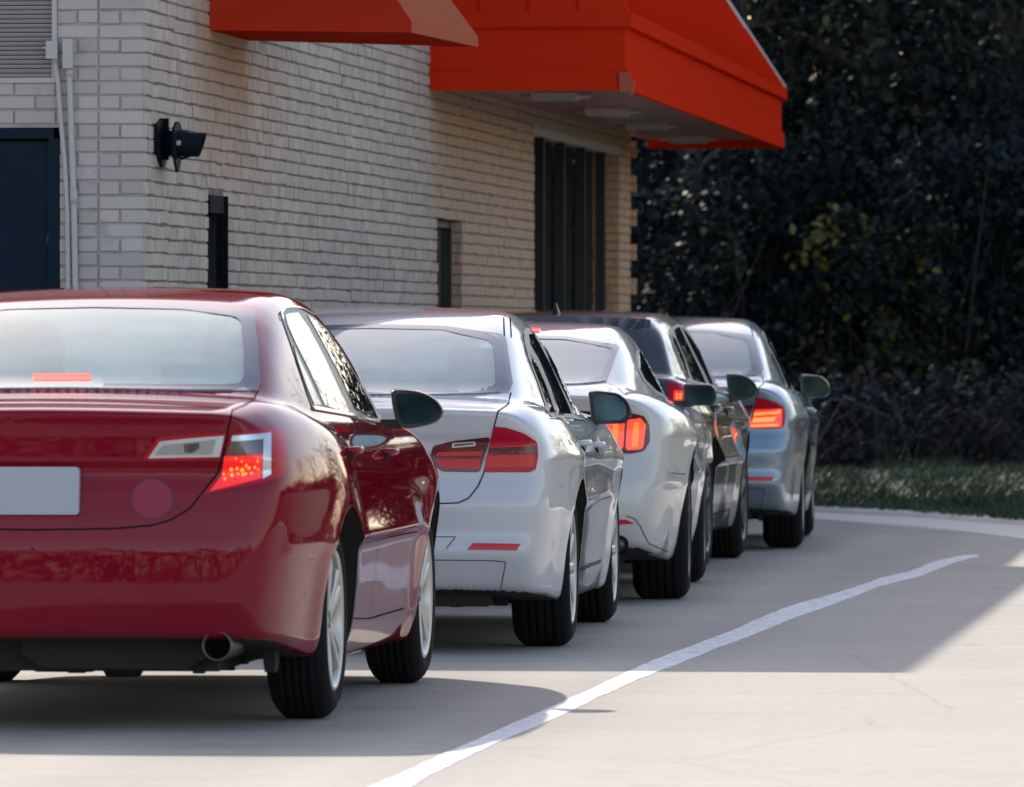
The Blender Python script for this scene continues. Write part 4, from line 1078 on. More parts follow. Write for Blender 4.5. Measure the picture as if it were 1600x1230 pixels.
# building frame: local x along the long wall (away from the camera), local y = into the building (to the left), z up
broot_rz = math.pi / 2 - WA
def brick_mat(name, c1, c2, mortar_c, streak_bounce):
    m = NT(name); v = m.coord()
    info = m.n('ShaderNodeAttribute', attribute_name='tone', attribute_type='GEOMETRY')
    c = m.mix(info.outputs['Fac'], c1, c2)
    big = m.noise(v, .8, 4)
    if streak_bounce:   # red bounce light under canopy and small awning, put into the brick colour
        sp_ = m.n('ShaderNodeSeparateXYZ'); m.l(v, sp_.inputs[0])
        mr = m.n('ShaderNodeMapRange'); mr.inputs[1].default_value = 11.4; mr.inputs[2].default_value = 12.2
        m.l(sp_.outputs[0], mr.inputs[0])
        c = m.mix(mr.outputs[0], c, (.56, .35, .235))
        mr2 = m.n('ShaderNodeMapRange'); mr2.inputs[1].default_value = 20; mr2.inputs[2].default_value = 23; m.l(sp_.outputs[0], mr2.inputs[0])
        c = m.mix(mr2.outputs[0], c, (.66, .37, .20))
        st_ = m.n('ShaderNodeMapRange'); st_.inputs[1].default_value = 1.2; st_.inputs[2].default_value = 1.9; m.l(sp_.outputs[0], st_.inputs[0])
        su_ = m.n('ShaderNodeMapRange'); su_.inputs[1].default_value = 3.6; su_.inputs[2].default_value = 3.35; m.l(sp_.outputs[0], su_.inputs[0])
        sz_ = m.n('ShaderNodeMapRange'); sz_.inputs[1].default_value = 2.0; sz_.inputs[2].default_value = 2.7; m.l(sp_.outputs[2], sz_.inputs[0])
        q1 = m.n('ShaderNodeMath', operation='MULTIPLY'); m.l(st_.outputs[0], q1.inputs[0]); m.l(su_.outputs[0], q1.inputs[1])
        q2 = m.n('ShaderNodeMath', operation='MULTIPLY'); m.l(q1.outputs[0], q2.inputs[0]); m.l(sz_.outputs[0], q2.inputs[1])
        c = m.mix(q2.outputs[0], c, (.40, .235, .135))   # bounce from the red awning, painted on as a brown band
    c = m.mix(m.ramp(big, [(.35, 0.), (.7, .35)]), c, tuple(k * .78 for k in c1))
    if streak_bounce:
        s1 = m.noise(m.coord((16, 16, 2.6)), 1.0, 3, .7)
        c = m.mix(m.ramp(s1, [(.535, 0.), (.585, .5)]), c, tuple(k * .45 for k in c1))
        s2 = m.noise(m.coord((30, 30, 7)), 1.0, 2, .6)
        c = m.mix(m.ramp(s2, [(.57, 0.), (.62, .5)]), c, tuple(k * .38 for k in c1))
    else:
        s1 = m.noise(v, 7, 6, .7); c = m.mix(m.ramp(s1, [(.58, 0.), (.68, .35)]), c, (.16, .13, .11))
    m.l(c, m.b.inputs['Base Color']); m.set(Roughness=.75)
    m.bump(m.noise(m.coord((40, 40, 12)), 1.5, 6, .7), .5, .006)
    return m.m
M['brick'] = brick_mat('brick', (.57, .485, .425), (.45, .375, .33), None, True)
M['brick_front'] = brick_mat('brick_front', (.565, .505, .465), (.45, .40, .37), None, False)
m = NT('mortar_front'); m.l(m.mix(m.ramp(m.noise(m.coord(), 6, 5), [(.4, 0.), (.65, 1.)]), (.36, .31, .28), (.48, .44, .41)), m.b.inputs['Base Color']); m.set(Roughness=.95); M['mortar_front'] = m.m
m = NT('mortar'); m.l(m.mix(m.ramp(m.noise(m.coord(), 6, 5), [(.4, 0.), (.65, 1.)]), (.16, .12, .09), (.28, .23, .19)), m.b.inputs['Base Color']); m.set(Roughness=.95); M['mortar'] = m.m
M['red_metal'] = simple('red_metal', (.64, .032, .010), .8, Specular_IOR_Level=0)
M['awning'] = simple('awning', (.42, .030, .012), .8, Specular_IOR_Level=0)
M['awning_end'] = simple('awning_end', (.42, .12, .07), .8, Specular_IOR_Level=0)
M['soffit'] = simple('soffit', (.36, .16, .14), .35, Specular_IOR_Level=.35)
M['wall_paint'] = simple('wall_paint', (.45, .38, .34), .7)
M['dark_frame'] = simple('dark_frame', (.014, .013, .016), .35)
M['store_glass'] = simple('store_glass', (.008, .012, .014), .02, IOR=1.6)
M['door_paint'] = simple('door_paint', (.002, .012, .028), .5, Specular_IOR_Level=.15)
M['conduit'] = simple('conduit', (.50, .47, .46), .55)
M['fixture'] = simple('fixture', (.52, .49, .46), .4)
M['fixture_black'] = simple('fixture_black', (.003, .008, .014), .6, Specular_IOR_Level=.12)
M['white_edge'] = simple('white_edge', (.65, .60, .60), .5)
M['interior'] = simple('interior', (.02, .02, .022), .9)

bld = empty('brick_restaurant', C0, broot_rz)
tag(bld, 'pale painted brick restaurant with a big red canopy beside the drive-through lane', 'building')
CH = .0677; ZT = 4.23
def bricks(name, L, z0, z1, openings, mat, seed, corner=False, length=.203, parent=None, hj=0.0):
    """a sheet of separate bricks in the x,z plane facing -y, over a mortar bed"""
    rg = np.random.default_rng(seed); V = []; F = []; T = []
    nrow = int((z1 - z0) / CH + .5)
    for r in range(nrow):
        za = z0 + r * CH; zb_ = za + CH - .0095
        x = 0.0 if not corner else .232
        if corner:
            cut = [(0, .222)] if r % 2 == 0 else [(0, .118), (.129, .222)]
        else: cut = []
        x = x if r % 2 == 0 else x - length / 2
        while x < L:
            a = max(x, .232 if corner else 0); b = min(x + length - .0095, L); x += length
            if b - a > .02: cut.append((a, b + hj if b < L else b))
        for a, b in cut:
            segs = [(a, b)]
            for (oa, ob, oz0, oz1) in openings:
                ns = []
                for (p, q) in segs:
                    if za + CH * .5 < oz0 or za + CH * .5 > oz1 or q <= oa or p >= ob: ns.append((p, q)); continue
                    if p < oa: ns.append((p, oa))
                    if q > ob: ns.append((ob, q))
                segs = ns
            for p, q in segs:
                if q - p < .015: continue
                y = rg.normal(0, .0016); dz = rg.normal(0, .0019); tilt = rg.normal(0, .0012)
                c_ = .0035; base = len(V)
                V += [(p, .012, za + dz), (q, .012, za + dz), (q, .012, zb_ + dz), (p, .012, zb_ + dz),
                      (p, y + c_, za + dz), (q, y + c_ + tilt, za + dz), (q, y + c_ + tilt, zb_ + dz), (p, y + c_, zb_ + dz),
                      (p + c_, y, za + dz + c_), (q - c_, y + tilt, za + dz + c_), (q - c_, y + tilt, zb_ + dz - c_), (p + c_, y, zb_ + dz - c_)]
                b0 = base
                for (o0, o1) in ((0, 4), (4, 8)):
                    for k in range(4): F.append((b0 + o0 + k, b0 + o0 + (k + 1) % 4, b0 + o1 + (k + 1) % 4, b0 + o1 + k))
                F.append((b0 + 8, b0 + 9, b0 + 10, b0 + 11)); T += [rg.random()] * 9
    MI = [0] * len(F)
    # mortar bed
    xs = sorted({0.0, L} | {min(max(o[0], 0), L) for o in openings} | {min(max(o[1], 0), L) for o in openings})
    for i in range(len(xs) - 1):
        xm = (xs[i] + xs[i + 1]) / 2; zs = [(z0, z1)]
        for (oa, ob, oz0, oz1) in openings:
            if oa < xm < ob:
                zs = [iv for (p, q) in zs for iv in ((p, min(q, oz0)), (max(p, oz1), q)) if iv[1] > iv[0] + 1e-4]
        for p, q in zs:
            b0 = len(V); V += [(xs[i], .0085, p), (xs[i + 1], .0085, p), (xs[i + 1], .0085, q), (xs[i], .0085, q)]
            F.append((b0, b0 + 1, b0 + 2, b0 + 3)); MI.append(1); T.append(0)
    me = bpy.data.meshes.new(name); me.from_pydata(V, [], F); me.update()
    me.polygons.foreach_set('material_index', MI)
    at = me.attributes.new('tone', 'FLOAT', 'FACE'); at.data.foreach_set('value', T)
    return obj(name, me, parent, [mat, M['mortar_front'] if corner else M['mortar']])
u1a, u1b = u_of(325), u_of(349); zw1 = z_at(307, d_of(u1b))
u2a, u2b = u_of(684), u_of(722.5); zw2 = z_at(345, d_of(u2b))
usa = u_of(835); usb = u_of(968); uend = u_of(985.5)
zs_top = 2.80
print('wall', u1a, u1b, zw1, u2a, u2b, zw2, usa, usb, uend)
ZB = 1.4986 - CH * 22
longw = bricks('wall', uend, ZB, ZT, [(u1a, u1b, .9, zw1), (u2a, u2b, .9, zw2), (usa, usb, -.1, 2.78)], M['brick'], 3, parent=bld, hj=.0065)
# the bricks face -y locally; the local frame has the building on +y
# (front face: seen from the camera, runs to the left)
LF = 9.0
vd = lambda px: (226 - px) / (FPX / C0.y)
fo = [(vd(90), vd(90) + 1.05, -.1, z_at(199, 37.7)), (vd(86), vd(86) + .55, z_at(129, 37.7), z_at(129, 37.7) + .45)]
fw = bricks('wall', LF, ZB, ZT, fo, M['brick_front'], 5, corner=True, parent=bld)
fw.rotation_euler = (0, 0, math.pi / 2); fw.scale = (1, -1, 1)   # local x -> +y (into the building), facing -x
# core of the building behind the brick skins
mb = MB()
D = .115
for (a, b, z0, z1) in [(0.02, u1a, 0, ZT), (u1a, u1b, 0, .9), (u1a, u1b, zw1, ZT), (u1b, u2a, 0, ZT), (u2a, u2b, 0, .9), (u2a, u2b, zw2, ZT), (u2b, usa, 0, ZT), (usa, usb, 2.78, ZT), (usb, uend - .0, 0, ZT)]:
    mb.box(((a + b) / 2, .0125 + D / 2, (z0 + z1) / 2), (b - a - .0005, D, z1 - z0))
mb.build('wall_core', M['mortar'], bld)
mb = MB(); mb.box((uend / 2, LF / 2 + .2, ZT / 2), (uend - .25, LF - .1, ZT - .02)); mb.build('interior', M['interior'], bld)
# small bricks lining the far jambs (they face the camera)
def jamb(name, u, z0, z1, depth):
    rg = np.random.default_rng(9); mb_ = MB(); n_ = int((z1 - z0) / CH + .5)
    for r in range(n_):
        za = ZB + round((z0 - ZB) / CH + r) * CH
        if za + CH > z1 + .03: break
        mb_.box((u - .003 + rg.normal(0, .0008), depth / 2 + .006, za + CH / 2 - .005), (.014, depth - .006, CH - .0095))
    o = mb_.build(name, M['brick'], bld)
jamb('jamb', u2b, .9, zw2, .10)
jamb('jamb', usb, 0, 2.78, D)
# quoin bricks at the far corner of the column, toothed
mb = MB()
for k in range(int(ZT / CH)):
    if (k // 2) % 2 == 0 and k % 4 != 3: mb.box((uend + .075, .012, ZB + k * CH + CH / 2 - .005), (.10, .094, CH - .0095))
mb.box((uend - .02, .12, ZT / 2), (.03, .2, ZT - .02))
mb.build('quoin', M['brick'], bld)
# --- pay window, pick-up window
def window(name, a, b, z0, z1, dep, frame_w, nb):
    w_ = empty(name, (0, 0, 0)); w_.parent = bld
    mb = MB(); fw_ = frame_w
    mb.box(((a + b) / 2, dep, z1 - fw_ / 2), (b - a, .05, fw_)); mb.box(((a + b) / 2, dep, z0 + fw_ / 2), (b - a, .05, fw_))
    for i in range(nb + 1):
        x = a + fw_ / 2 + (b - a - fw_) * i / nb; mb.box((x, dep, (z0 + z1) / 2), (fw_ if i in (0, nb) else fw_ * .7, .06, z1 - z0 - 2 * fw_))
    mb.build('frame', M['dark_frame'], w_)
    mb = MB(); mb.box(((a + b) / 2, dep + .012, (z0 + z1) / 2), (b - a - .02, .01, z1 - z0 - .02)); mb.build('pane', M['store_glass'], w_)
    return w_
window('window', u1a + .01, u1b - .01, .9, zw1, .06, .06, 1)
window('window', u2a + .01, u2b - .01, .9, zw2, .098, .05, 2)
mb = MB(); mb.box(((u1a + u1b) / 2, .02, zw1 - .045), (u1b - u1a - .01, .06, .088)); mb.box((u1b - .008, .02, (.9 + zw1) / 2), (.03, .09, zw1 - .9)); mb.build('lintel', simple('lintel_grey', (.006, .008, .013), .8, Specular_IOR_Level=.1), bld)
# --- storefront glazing with proud mullions
sf = empty('storefront'); sf.parent = bld
mb = MB(); mb.box(((usa + usb) / 2, D - .005, 1.36), (usb - usa - .01, .012, 2.70)); mb.build('pane', M['store_glass'], sf)
for px_ in (854, 886, 918, 949):
    ua = u_of(px_); mb = MB(); mb.box((ua, .055, 1.36), (.055, .075, 2.70)); mb.build('mullion', M['dark_frame'], sf)
mb = MB(); mb.box(((usa + usb) / 2, .05, 2.745), (usb - usa - .01, .09, .07)); mb.build('header', M['fixture'], sf)
mb = MB(); mb.box(((usa + usb) / 2, .05, .08), (usb - usa - .01, .09, .12)); mb.build('sill', M['dark_frame'], sf)

# --- big red canopy: u from 49.2 m to 64.2 m depth
ca, cb = (49.2 - C0.y) / math.cos(WA), (64.2 - C0.y) / math.cos(WA)
OV = 1.235; OVB = 1.11; ZC = 2.82
def canopy(name, a, b, ov, z0, inset_far=True):
    r_ = empty(name); r_.parent = bld
    prof = [(0, 0), (0, .125), (-.022, .130), (-.022, .385), (.020, .392), (.020, .485), (0, .49), (-.55, 1.35), (-.55, 1.36)]   # (out, up)
    V = []; F = []
    path = lambda o: [(a - o, .0), (a - o, -(ov + o)), (b + o, -(OVB + o)), (b + o, 0)]
    for (o, zz) in prof:
        for (x, y) in path(o): V.append((x, y, z0 + zz))
    for i in range(len(prof) - 1):
        for k in range(3): F.append((i * 4 + k, i * 4 + k + 1, (i + 1) * 4 + k + 1, (i + 1) * 4 + k))
    n = len(prof) - 1; F.append((n * 4, n * 4 + 1, n * 4 + 2, n * 4 + 3))
    mb = MB(); mb.add(V, F); 
    # inner skin of the fascia and the ledge return
    th = .03
    V = [(x, y, z0 + zz) for zz in (0, .16) for (x, y) in [(a + th, 0), (a + th, -(ov - th)), (b - th, -(OVB - th)), (b - th, 0)]]
    mb.add(V, [(0, 1, 5, 4), (1, 2, 6, 5), (2, 3, 7, 6)])
    P0 = path(0); P1 = [(a + th, 0), (a + th, -(ov - th)), (b - th, -(OVB - th)), (b - th, 0)]
    mb.add([(x, y, z0) for x, y in P0 + P1], [(k, k + 1, k + 5, k + 4) for k in range(3)])
    mb.build('fascia', M['red_metal'], r_, fix=False)
    # standing ribs on the sloping roof
    mb = MB()
    nrb = int((b - a) / .30)
    for i in range(nrb + 1):
        u = a + (b - a) * i / nrb; f0 = min(1, min(u - a, b - u) / .55)
        ov_ = ov + (OVB - ov) * (u - a) / (b - a); p0 = (u, -(ov_) - .004, z0 + .495); p1 = (u, -(ov_) + .55 * f0 - .004, z0 + .49 + .86 * f0)
        if f0 > .05: mb.tube([p0, p1], .008, 5)
    for i in range(5):
        y = -(ov) + (ov) * i / 4; f0 = min(1, (ov + y) / .55)
        if f0 > .05: mb.tube([(a - .004, y, z0 + .495), (a + .55 * f0 - .004, y, z0 + .49 + .86 * f0)], .008, 5)
    mb.build('roof_rib', M['red_metal'], r_)
    mb = MB(); mb.tube([(b + .005, -OVB - .005, z0 + .49), (b - .545, -OVB + .545, z0 + 1.36)], .016, 6)
    mb.build('hip_cap', M['white_edge'], r_)
    mb = MB(); mb.prism([(a + .035, -.0), (a + .035, -ov + .035), (b - .035, -OVB + .035), (b - .035, 0)], 'z', z0 + .07, z0 + .09)
    nb_ = int(OVB / .1); ov = OVB
    for i in range(1, nb_): mb.box(((a + b) / 2, -ov * i / nb_, z0 + .069), (b - a - .08, .012, .006))
    mb.build('soffit', M['soffit'], r_)
    return r_
cano = canopy('canopy', ca, cb, OV, ZC)
# dented lower corner of the fascia
mb = MB(); mb.box((ca + .05, -OV - .022, ZC + .02), (.09, .012, .09), Matrix.Rotation(.2, 3, 'X')); mb.box((ca - .012, -OV + .02, ZC + .05), (.012, .07, .12), Matrix.Rotation(-.12, 3, 'Y'))
mb.build('bent_corner', M['awning_end'], cano)
for (px_, py_) in [(868, 154), (950, 178), (1010, 200), (1075, 220)]:
    s_ = (HOR - py_) / (ZC + .03 - CAMH); d_ = FPX / s_; X_ = (px_ - 800) / s_
    rel = Vector((X_, d_, 0)) - C0; uu = rel.x * math.sin(WA) + rel.y * math.cos(WA); oo = rel.x * math.cos(WA) - rel.y * math.sin(WA)
    lf = empty('soffit_light', (uu, -oo, ZC + .045)); lf.parent = cano
    mb = MB(); mb.prism([(-.15, .02), (-.14, -.028), (.14, -.028), (.15, .02)], 'x', -.16, .16); mb.build('housing', M['fixture'], lf)
    mb = MB(); mb.tube([(0, -.23, -.002), (0, .23, -.002)], .012, 8); mb.build('tube_holder', M['fixture'], lf)
    mb = MB(); mb.box((0, 0, -.032), (.24, .22, .006)); mb.build('diffuser', M['lens_silver'], lf)
# --- small red awning nearer the camera
def b_local(X, d): 
    rel = Vector((X, d, 0)) - C0; return (rel.x * math.sin(WA) + rel.y * math.cos(WA), -(rel.x * math.cos(WA) - rel.y * math.sin(WA)))
aw = empty('awning'); aw.parent = bld
za = 2.832
A4 = [(u_of(327), .0), b_local(-.507, 40.08), b_local(-.18, 42.1), (u_of(388), 0.)]
def ring(pts, ins, z):
    cxm = sum(p[0] for p in pts) / 4; out_ = []
    (a0, a1, a2, a3) = pts
    return [(a0[0] + ins * .6, 0, z), (a1[0] + ins * .6, a1[1] + ins, z), (a2[0] - ins * .6, a2[1] + ins, z), (a3[0] - ins * .0, 0, z)]
rings = [ring(A4, 0, za), ring(A4, 0, za + .055), ring(A4, .30, za + .48)]
mb = MB(); V = [p for r_ in rings for p in r_]; mb.add(V, [(i * 4 + k, i * 4 + k + 1, (i + 1) * 4 + k + 1, (i + 1) * 4 + k) for i in range(2) for k in (0, 2)] + [(8, 9, 10, 11), (3, 2, 1, 0)]); mb.build('canvas', M['awning'], aw)
mb = MB(); mb.add(V, [(i * 4 + 1, i * 4 + 2, (i + 1) * 4 + 2, (i + 1) * 4 + 1) for i in range(2)]); mb.build('side_panel', M['awning_end'], aw)
# --- flat roof with its deep overhanging edge (above the picture, it shades the lane)
ub = (51.0 - C0.y) / math.cos(WA)
mb = MB(); mb.box((ub / 2 - .27, LF / 2 - .31, 4.42), (ub + .54, LF + .62, .36)); mb.build('roof', M['white_edge'], bld)
# --- door, vent, pipes on the front face (local: y = distance from the corner, x<0 is towards the camera)
dv = vd(90); zd = z_at(199, 37.7)
dr = empty('door'); dr.parent = bld
mb = MB(); fwd = .05
mb.box((.05, dv + .022 + .525, zd - fwd / 2 - .002), (.10, 1.04, fwd)); mb.box((.05, dv + .003 + fwd / 2, (zd - fwd) / 2), (.10, fwd, zd - fwd - .004)); mb.box((.05, dv + 1.045 - fwd / 2, (zd - fwd) / 2), (.10, fwd, zd - fwd - .004))
mb.build('frame', M['door_paint'], dr)
mb = MB(); mb.box((.07, dv + .525, (zd - .06) / 2), (.05, .94, zd - .07)); mb.build('leaf', M['door_paint'], dr)
for zz in (.4, 1.1, 1.75):
    mb = MB(); mb.tube([(.035, dv + .06, zz - .05), (.035, dv + .06, zz + .05)], .010, 8); mb.build('hinge', M['dark_frame'], dr)
ve = empty('wall_vent'); ve.parent = bld
v0, z0 = vd(86), z_at(129, 37.7)
mb = MB()
for a_, b_, c_, d_ in ((v0 + .275, z0 + .012, .55, .024), (v0 + .275, z0 + .438, .55, .024)): mb.box((.003, a_, b_), (.03, c_, d_))
for yy in (v0 + .012, v0 + .538): mb.box((.003, yy, z0 + .225), (.03, .024, .40))
mb.build('vent_frame', M['conduit'], ve)
mb = MB()
for i in range(19): mb.box((.012, v0 + .275, z0 + .035 + i * .0215), (.022, .50, .003), Matrix.Rotation(.7, 3, 'Y'))
mb.build('louvre', M['conduit'], ve)
mb = MB(); mb.box((.04, v0 + .275, z0 + .225), (.01, .54, .43)); mb.build('vent_back', M['under'], ve)
fx = lambda px, py, off=-.02: (off, vd(px), z_at(py, 37.7))
cj = empty('pipe'); cj.parent = bld
mb = MB(); mb.tube([fx(84, 86), fx(85, 100), fx(88, 125), fx(93, 190), fx(99, 250), fx(103, 320), fx(104.5, 446), fx(105, 700), fx(105, 920)], [.010] + [.0115] * 8, 12); mb.build('conduit', M['conduit'], cj)
mb = MB(); mb.box(fx(80, 78, -.03), (.05, .055, .085)); mb.tube([fx(83, 90), fx(85, 98)], .016, 10); mb.tube([fx(66, 74, -.05), fx(72, 76, -.05)], .006, 6); mb.build('junction_box', M['conduit'], cj)
cj = empty('pipe'); cj.parent = bld
mb = MB(); mb.tube([fx(106, 104), fx(108, 160), fx(111, 250), fx(113.5, 315), fx(116, 446), fx(118, 700), fx(119, 920)], .0145, 12); mb.tube([fx(113.3, 296), fx(113.8, 318)], .0185, 12); mb.tube([fx(106.5, 108), fx(107, 118)], .0185, 12); mb.build('conduit', M['conduit'], cj)
mb = MB(); mb.box(fx(105.5, 84, -.03), (.06, .048, .14)); mb.build('junction_box', M['conduit'], cj)

# --- black floodlight bracketed off the long wall
ul = u_of(250); zl = z_at(224, d_of(ul))
fl = empty('wall_lamp', C0 + Matrix.Rotation(broot_rz, 3, 'Z') @ Vector((ul, 0, 0)) + Vector((0, 0, zl)), broot_rz)
tag(fl, 'black wall lamp with pointed fins and a hood near the brick wall corner', 'lamp')
def fin_plate(y0, th, hz, hx, zoff=0):
    mb = MB(); mb.prism([(-hx, zoff - hz * .35), (-hx * .15, zoff - hz * 1.05), (hx * .15, zoff - hz * 1.05), (hx, zoff - hz * .35), (hx, zoff + hz * .7), (hx * .3, zoff + hz), (-hx * .3, zoff + hz), (-hx, zoff + hz * .7)], 'y', -y0 - th, -y0); return mb
fin_plate(.006, .012, .112, .19).build('back_plate', M['fixture_black'], fl)
fin_plate(.078, .012, .118, .13, -.015).build('shield_plate', M['fixture_black'], fl)
mb = MB(); 
for a_, rr in ((0, 0),): mb.tube([(0, -.006, 0), (0, -.14, 0)], [.062, .062], 20)
mb.box((0, -.02, .02), (.02, .045, .2)); mb.build('lamp_body', M['fixture_black'], fl)
mb = MB(); n = 24; V = []; F = []
for k in range(n):
    a_ = 2 * math.pi * k / n; cz = math.cos(a_)
    for rr, y0_, y1_ in ((.058, -.10, -.205 - .018 * cz), (.053, -.11, -.203 - .018 * cz)): V += [(rr * math.sin(a_), y0_, rr * cz - .005), (rr * math.sin(a_), y1_, rr * cz - .008)]
for k in range(n):
    a_, b_ = k * 4, ((k + 1) % n) * 4; F += [(a_, a_ + 1, b_ + 1, b_), (a_ + 2, b_ + 2, b_ + 3, a_ + 3), (a_ + 1, a_ + 3, b_ + 3, b_ + 1)]
mb.add(V, F, True); mb.build('hood', M['fixture_black'], fl)
mb = MB(); mb.box((-.064, -.10, 0), (.006, .02, .022)); mb.build('name_tab', M['fixture'], fl)
mb = MB(); mb.tube([(-.02, -.08, -.06), (-.02, -.11, -.075), (-.02, -.15, -.06)], .006, 6); mb.build('cable', M['rubber'], fl)
# ------------------------------------------------------------------ trees and undergrowth
def leaf_mat(name, a, b, rough=.45, spec=.5):
    m = NT(name)
    at = m.n('ShaderNodeAttribute', attribute_name='tone', attribute_type='GEOMETRY')
    m.l(m.mix(at.outputs['Fac'], a, b), m.b.inputs['Base Color'])
    m.set(Roughness=rough, Specular_IOR_Level=spec); return m.m
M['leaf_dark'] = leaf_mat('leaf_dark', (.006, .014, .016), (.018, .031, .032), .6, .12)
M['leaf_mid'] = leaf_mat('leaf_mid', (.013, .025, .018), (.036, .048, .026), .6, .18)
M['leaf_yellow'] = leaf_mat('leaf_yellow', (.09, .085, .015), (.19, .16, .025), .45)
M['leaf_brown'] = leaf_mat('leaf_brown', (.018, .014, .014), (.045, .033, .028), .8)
M['grass'] = leaf_mat('grass', (.012, .034, .010), (.036, .075, .022), .5)
m = NT('bark'); v = m.coord((1, 1, .25)); m.l(m.mix(m.ramp(m.noise(v, 9, 6), [(.35, 0.), (.65, 1.)]), (.045, .036, .030), (.13, .11, .095)), m.b.inputs['Base Color']); m.set(Roughness=.95); m.bump(m.noise(v, 20, 5), .6, .02)
M['bark'] = m.m
M['twig'] = simple('twig', (.030, .025, .025), .8)
YEL = []
def leaves_mesh(name, centres, nper, spread, size, mats, seed, up=.3, probs=None, long=1.6):
    """leaf-sized diamonds scattered round clump centres"""
    rg = np.random.default_rng(seed); n = len(centres) * nper
    c = np.repeat(np.asarray(centres, float), nper, 0)
    sp_ = np.repeat(rg.uniform(.5, 1.25, len(centres)), nper)[:, None] * spread
    off = rg.normal(0, 1, (n, 3)) * sp_ * .55; c = c + off
    s = rg.uniform(.55, 1.35, n) * size
    a = rg.normal(0, 1, (n, 3)); a /= np.linalg.norm(a, axis=1, keepdims=True)
    b = rg.normal(0, 1, (n, 3)); b[:, 2] *= up; b -= a * (a * b).sum(1, keepdims=True); b /= np.linalg.norm(b, axis=1, keepdims=True)
    nn = np.cross(a, b)
    L = (s * long)[:, None]; W = s[:, None] * .5
    V = np.stack([c - a * L * .5, c + b * W - a * L * .05 + nn * W * .25, c + a * L * .5, c - b * W - a * L * .05 + nn * W * .25], 1).reshape(-1, 3)
    F = np.arange(n * 4).reshape(n, 4)
    me = bpy.data.meshes.new(name); me.vertices.add(len(V)); me.vertices.foreach_set('co', V.astype(np.float32).ravel())
    me.loops.add(n * 4); me.loops.foreach_set('vertex_index', F.ravel().astype(np.int32))
    me.polygons.add(n); me.polygons.foreach_set('loop_start', (np.arange(n) * 4).astype(np.int32)); me.polygons.foreach_set('loop_total', np.full(n, 4, np.int32))
    me.update(); me.validate()
    clump_tone = np.repeat(rg.random(len(centres)), nper)
    at = me.attributes.new('tone', 'FLOAT', 'FACE'); at.data.foreach_set('value', np.clip(.65 * clump_tone + .5 * rg.random(n) - .1, 0, 1).astype(np.float32))
    pm = probs or [1.0] + [0] * (len(mats) - 1)
    cm = np.repeat(rg.choice(len(mats), len(centres), p=pm), nper); mixm = rg.random(n) < .15
    cm = np.where(mixm, rg.choice(len(mats), n, p=pm), cm)
    me.polygons.foreach_set('material_index', cm.astype(np.int32))
    for mm in mats: me.materials.append(mm)
    return me
def branch_pts(p, d, L, r, depth, rg, out_, tips, droop=.1):
    n = 5; pts = [p]; q = Vector(p); dd = Vector(d)
    for i in range(n):
        dd = (dd + Vector(rg.normal(0, .16, 3)) + Vector((0, 0, droop * .3))).normalized(); q = q + dd * L / n; pts.append(q.copy())
    out_.append((pts, [r * (1 - .6 * i / n) for i in range(n + 1)], depth))
    if depth == 0: tips.append(pts[-1]); tips.append(pts[-3]); return
    k = int(rg.integers(3, 6))
    for j in range(k):
        t = rg.uniform(.3, 1.0); i = min(int(t * n), n - 1); base = pts[i].lerp(pts[i + 1], t * n - i)
        side_ = Vector(rg.normal(0, 1, 3)); side_ -= dd * side_.dot(dd); side_.normalize()
        nd = (dd * .65 + side_ * rg.uniform(.6, 1.1)).normalized()
        branch_pts(base, nd, L * rg.uniform(.5, .75), r * .45, depth - 1, rg, out_, tips, droop)
def tree_parts(h, r, seed, crown_z=.25, depth=2, nl=8):
    rg = np.random.default_rng(seed); out_ = []; tips = []
    tr = [Vector((0, 0, -.1))]; q = Vector((0, 0, 0))
    for i in range(8): q = q + Vector((rg.normal(0, .05), rg.normal(0, .05), 1)) * h * .85 / 8; tr.append(q.copy())
    rad = [r * (1.25 - i * .125) if i else r * 1.6 for i in range(9)]
    mb = MB(); mb.tube(tr, rad, 10)
    for k in range(nl):
        t = crown_z + (1 - crown_z) * (k + rg.random() * .6) / nl; i = min(int(t * 8), 7); base = tr[i].lerp(tr[i + 1], t * 8 - i)
        a = k * 2.4 + rg.random(); d = Vector((math.cos(a), math.sin(a), rg.uniform(.15, .7))).normalized()
        branch_pts(base, d, h * rg.uniform(.24, .36) * (1.15 - .5 * t), r * .34, depth - 1, rg, out_, tips)
    for pts, rr, dp in out_: mb.tube(pts, rr, 5 if dp else 4, caps=False)
    return mb, tips, tr
def copy_tree_obj(o, loc, rz, sc):
    c = o.copy(); COL.objects.link(c); c.location = loc; c.rotation_euler = (0, 0, rz); c.scale = (sc, sc, sc * 1.0)
    for ch in o.children:
        d = ch.copy(); COL.objects.link(d); d.parent = c
    return c
def make_tree(kind, seed, h, r, leaf, nper, spread, size, mats, probs, crown_z, loc, cat='tree', nm='broadleaf_tree', depth=2, nl=9):
    root = empty(nm, loc); mb, tips, tr = tree_parts(h, r, seed, crown_z, depth, nl)
    mb.build('trunk', M['bark'], root)
    rg = np.random.default_rng(seed + 50)
    cs = [tuple(t_) for t_ in tips]
    cs += [tuple(Vector(t_) * .9 + Vector(rg.normal(0, .5, 3))) for t_ in tips[::2]]
    if leaf: obj('crown', leaves_mesh('crown', cs, nper, spread, size, mats, seed + 1, probs=probs), root)
    return root
TREES = 'trees at the edge of the dark wood'
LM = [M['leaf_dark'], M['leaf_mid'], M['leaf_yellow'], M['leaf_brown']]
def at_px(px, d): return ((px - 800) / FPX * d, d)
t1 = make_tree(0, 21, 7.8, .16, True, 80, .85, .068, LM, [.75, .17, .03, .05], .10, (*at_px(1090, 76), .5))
t2 = make_tree(0, 34, 8.4, .19, True, 80, .90, .068, LM, [.62, .26, .06, .06], .08, (*at_px(1345, 77), .5))
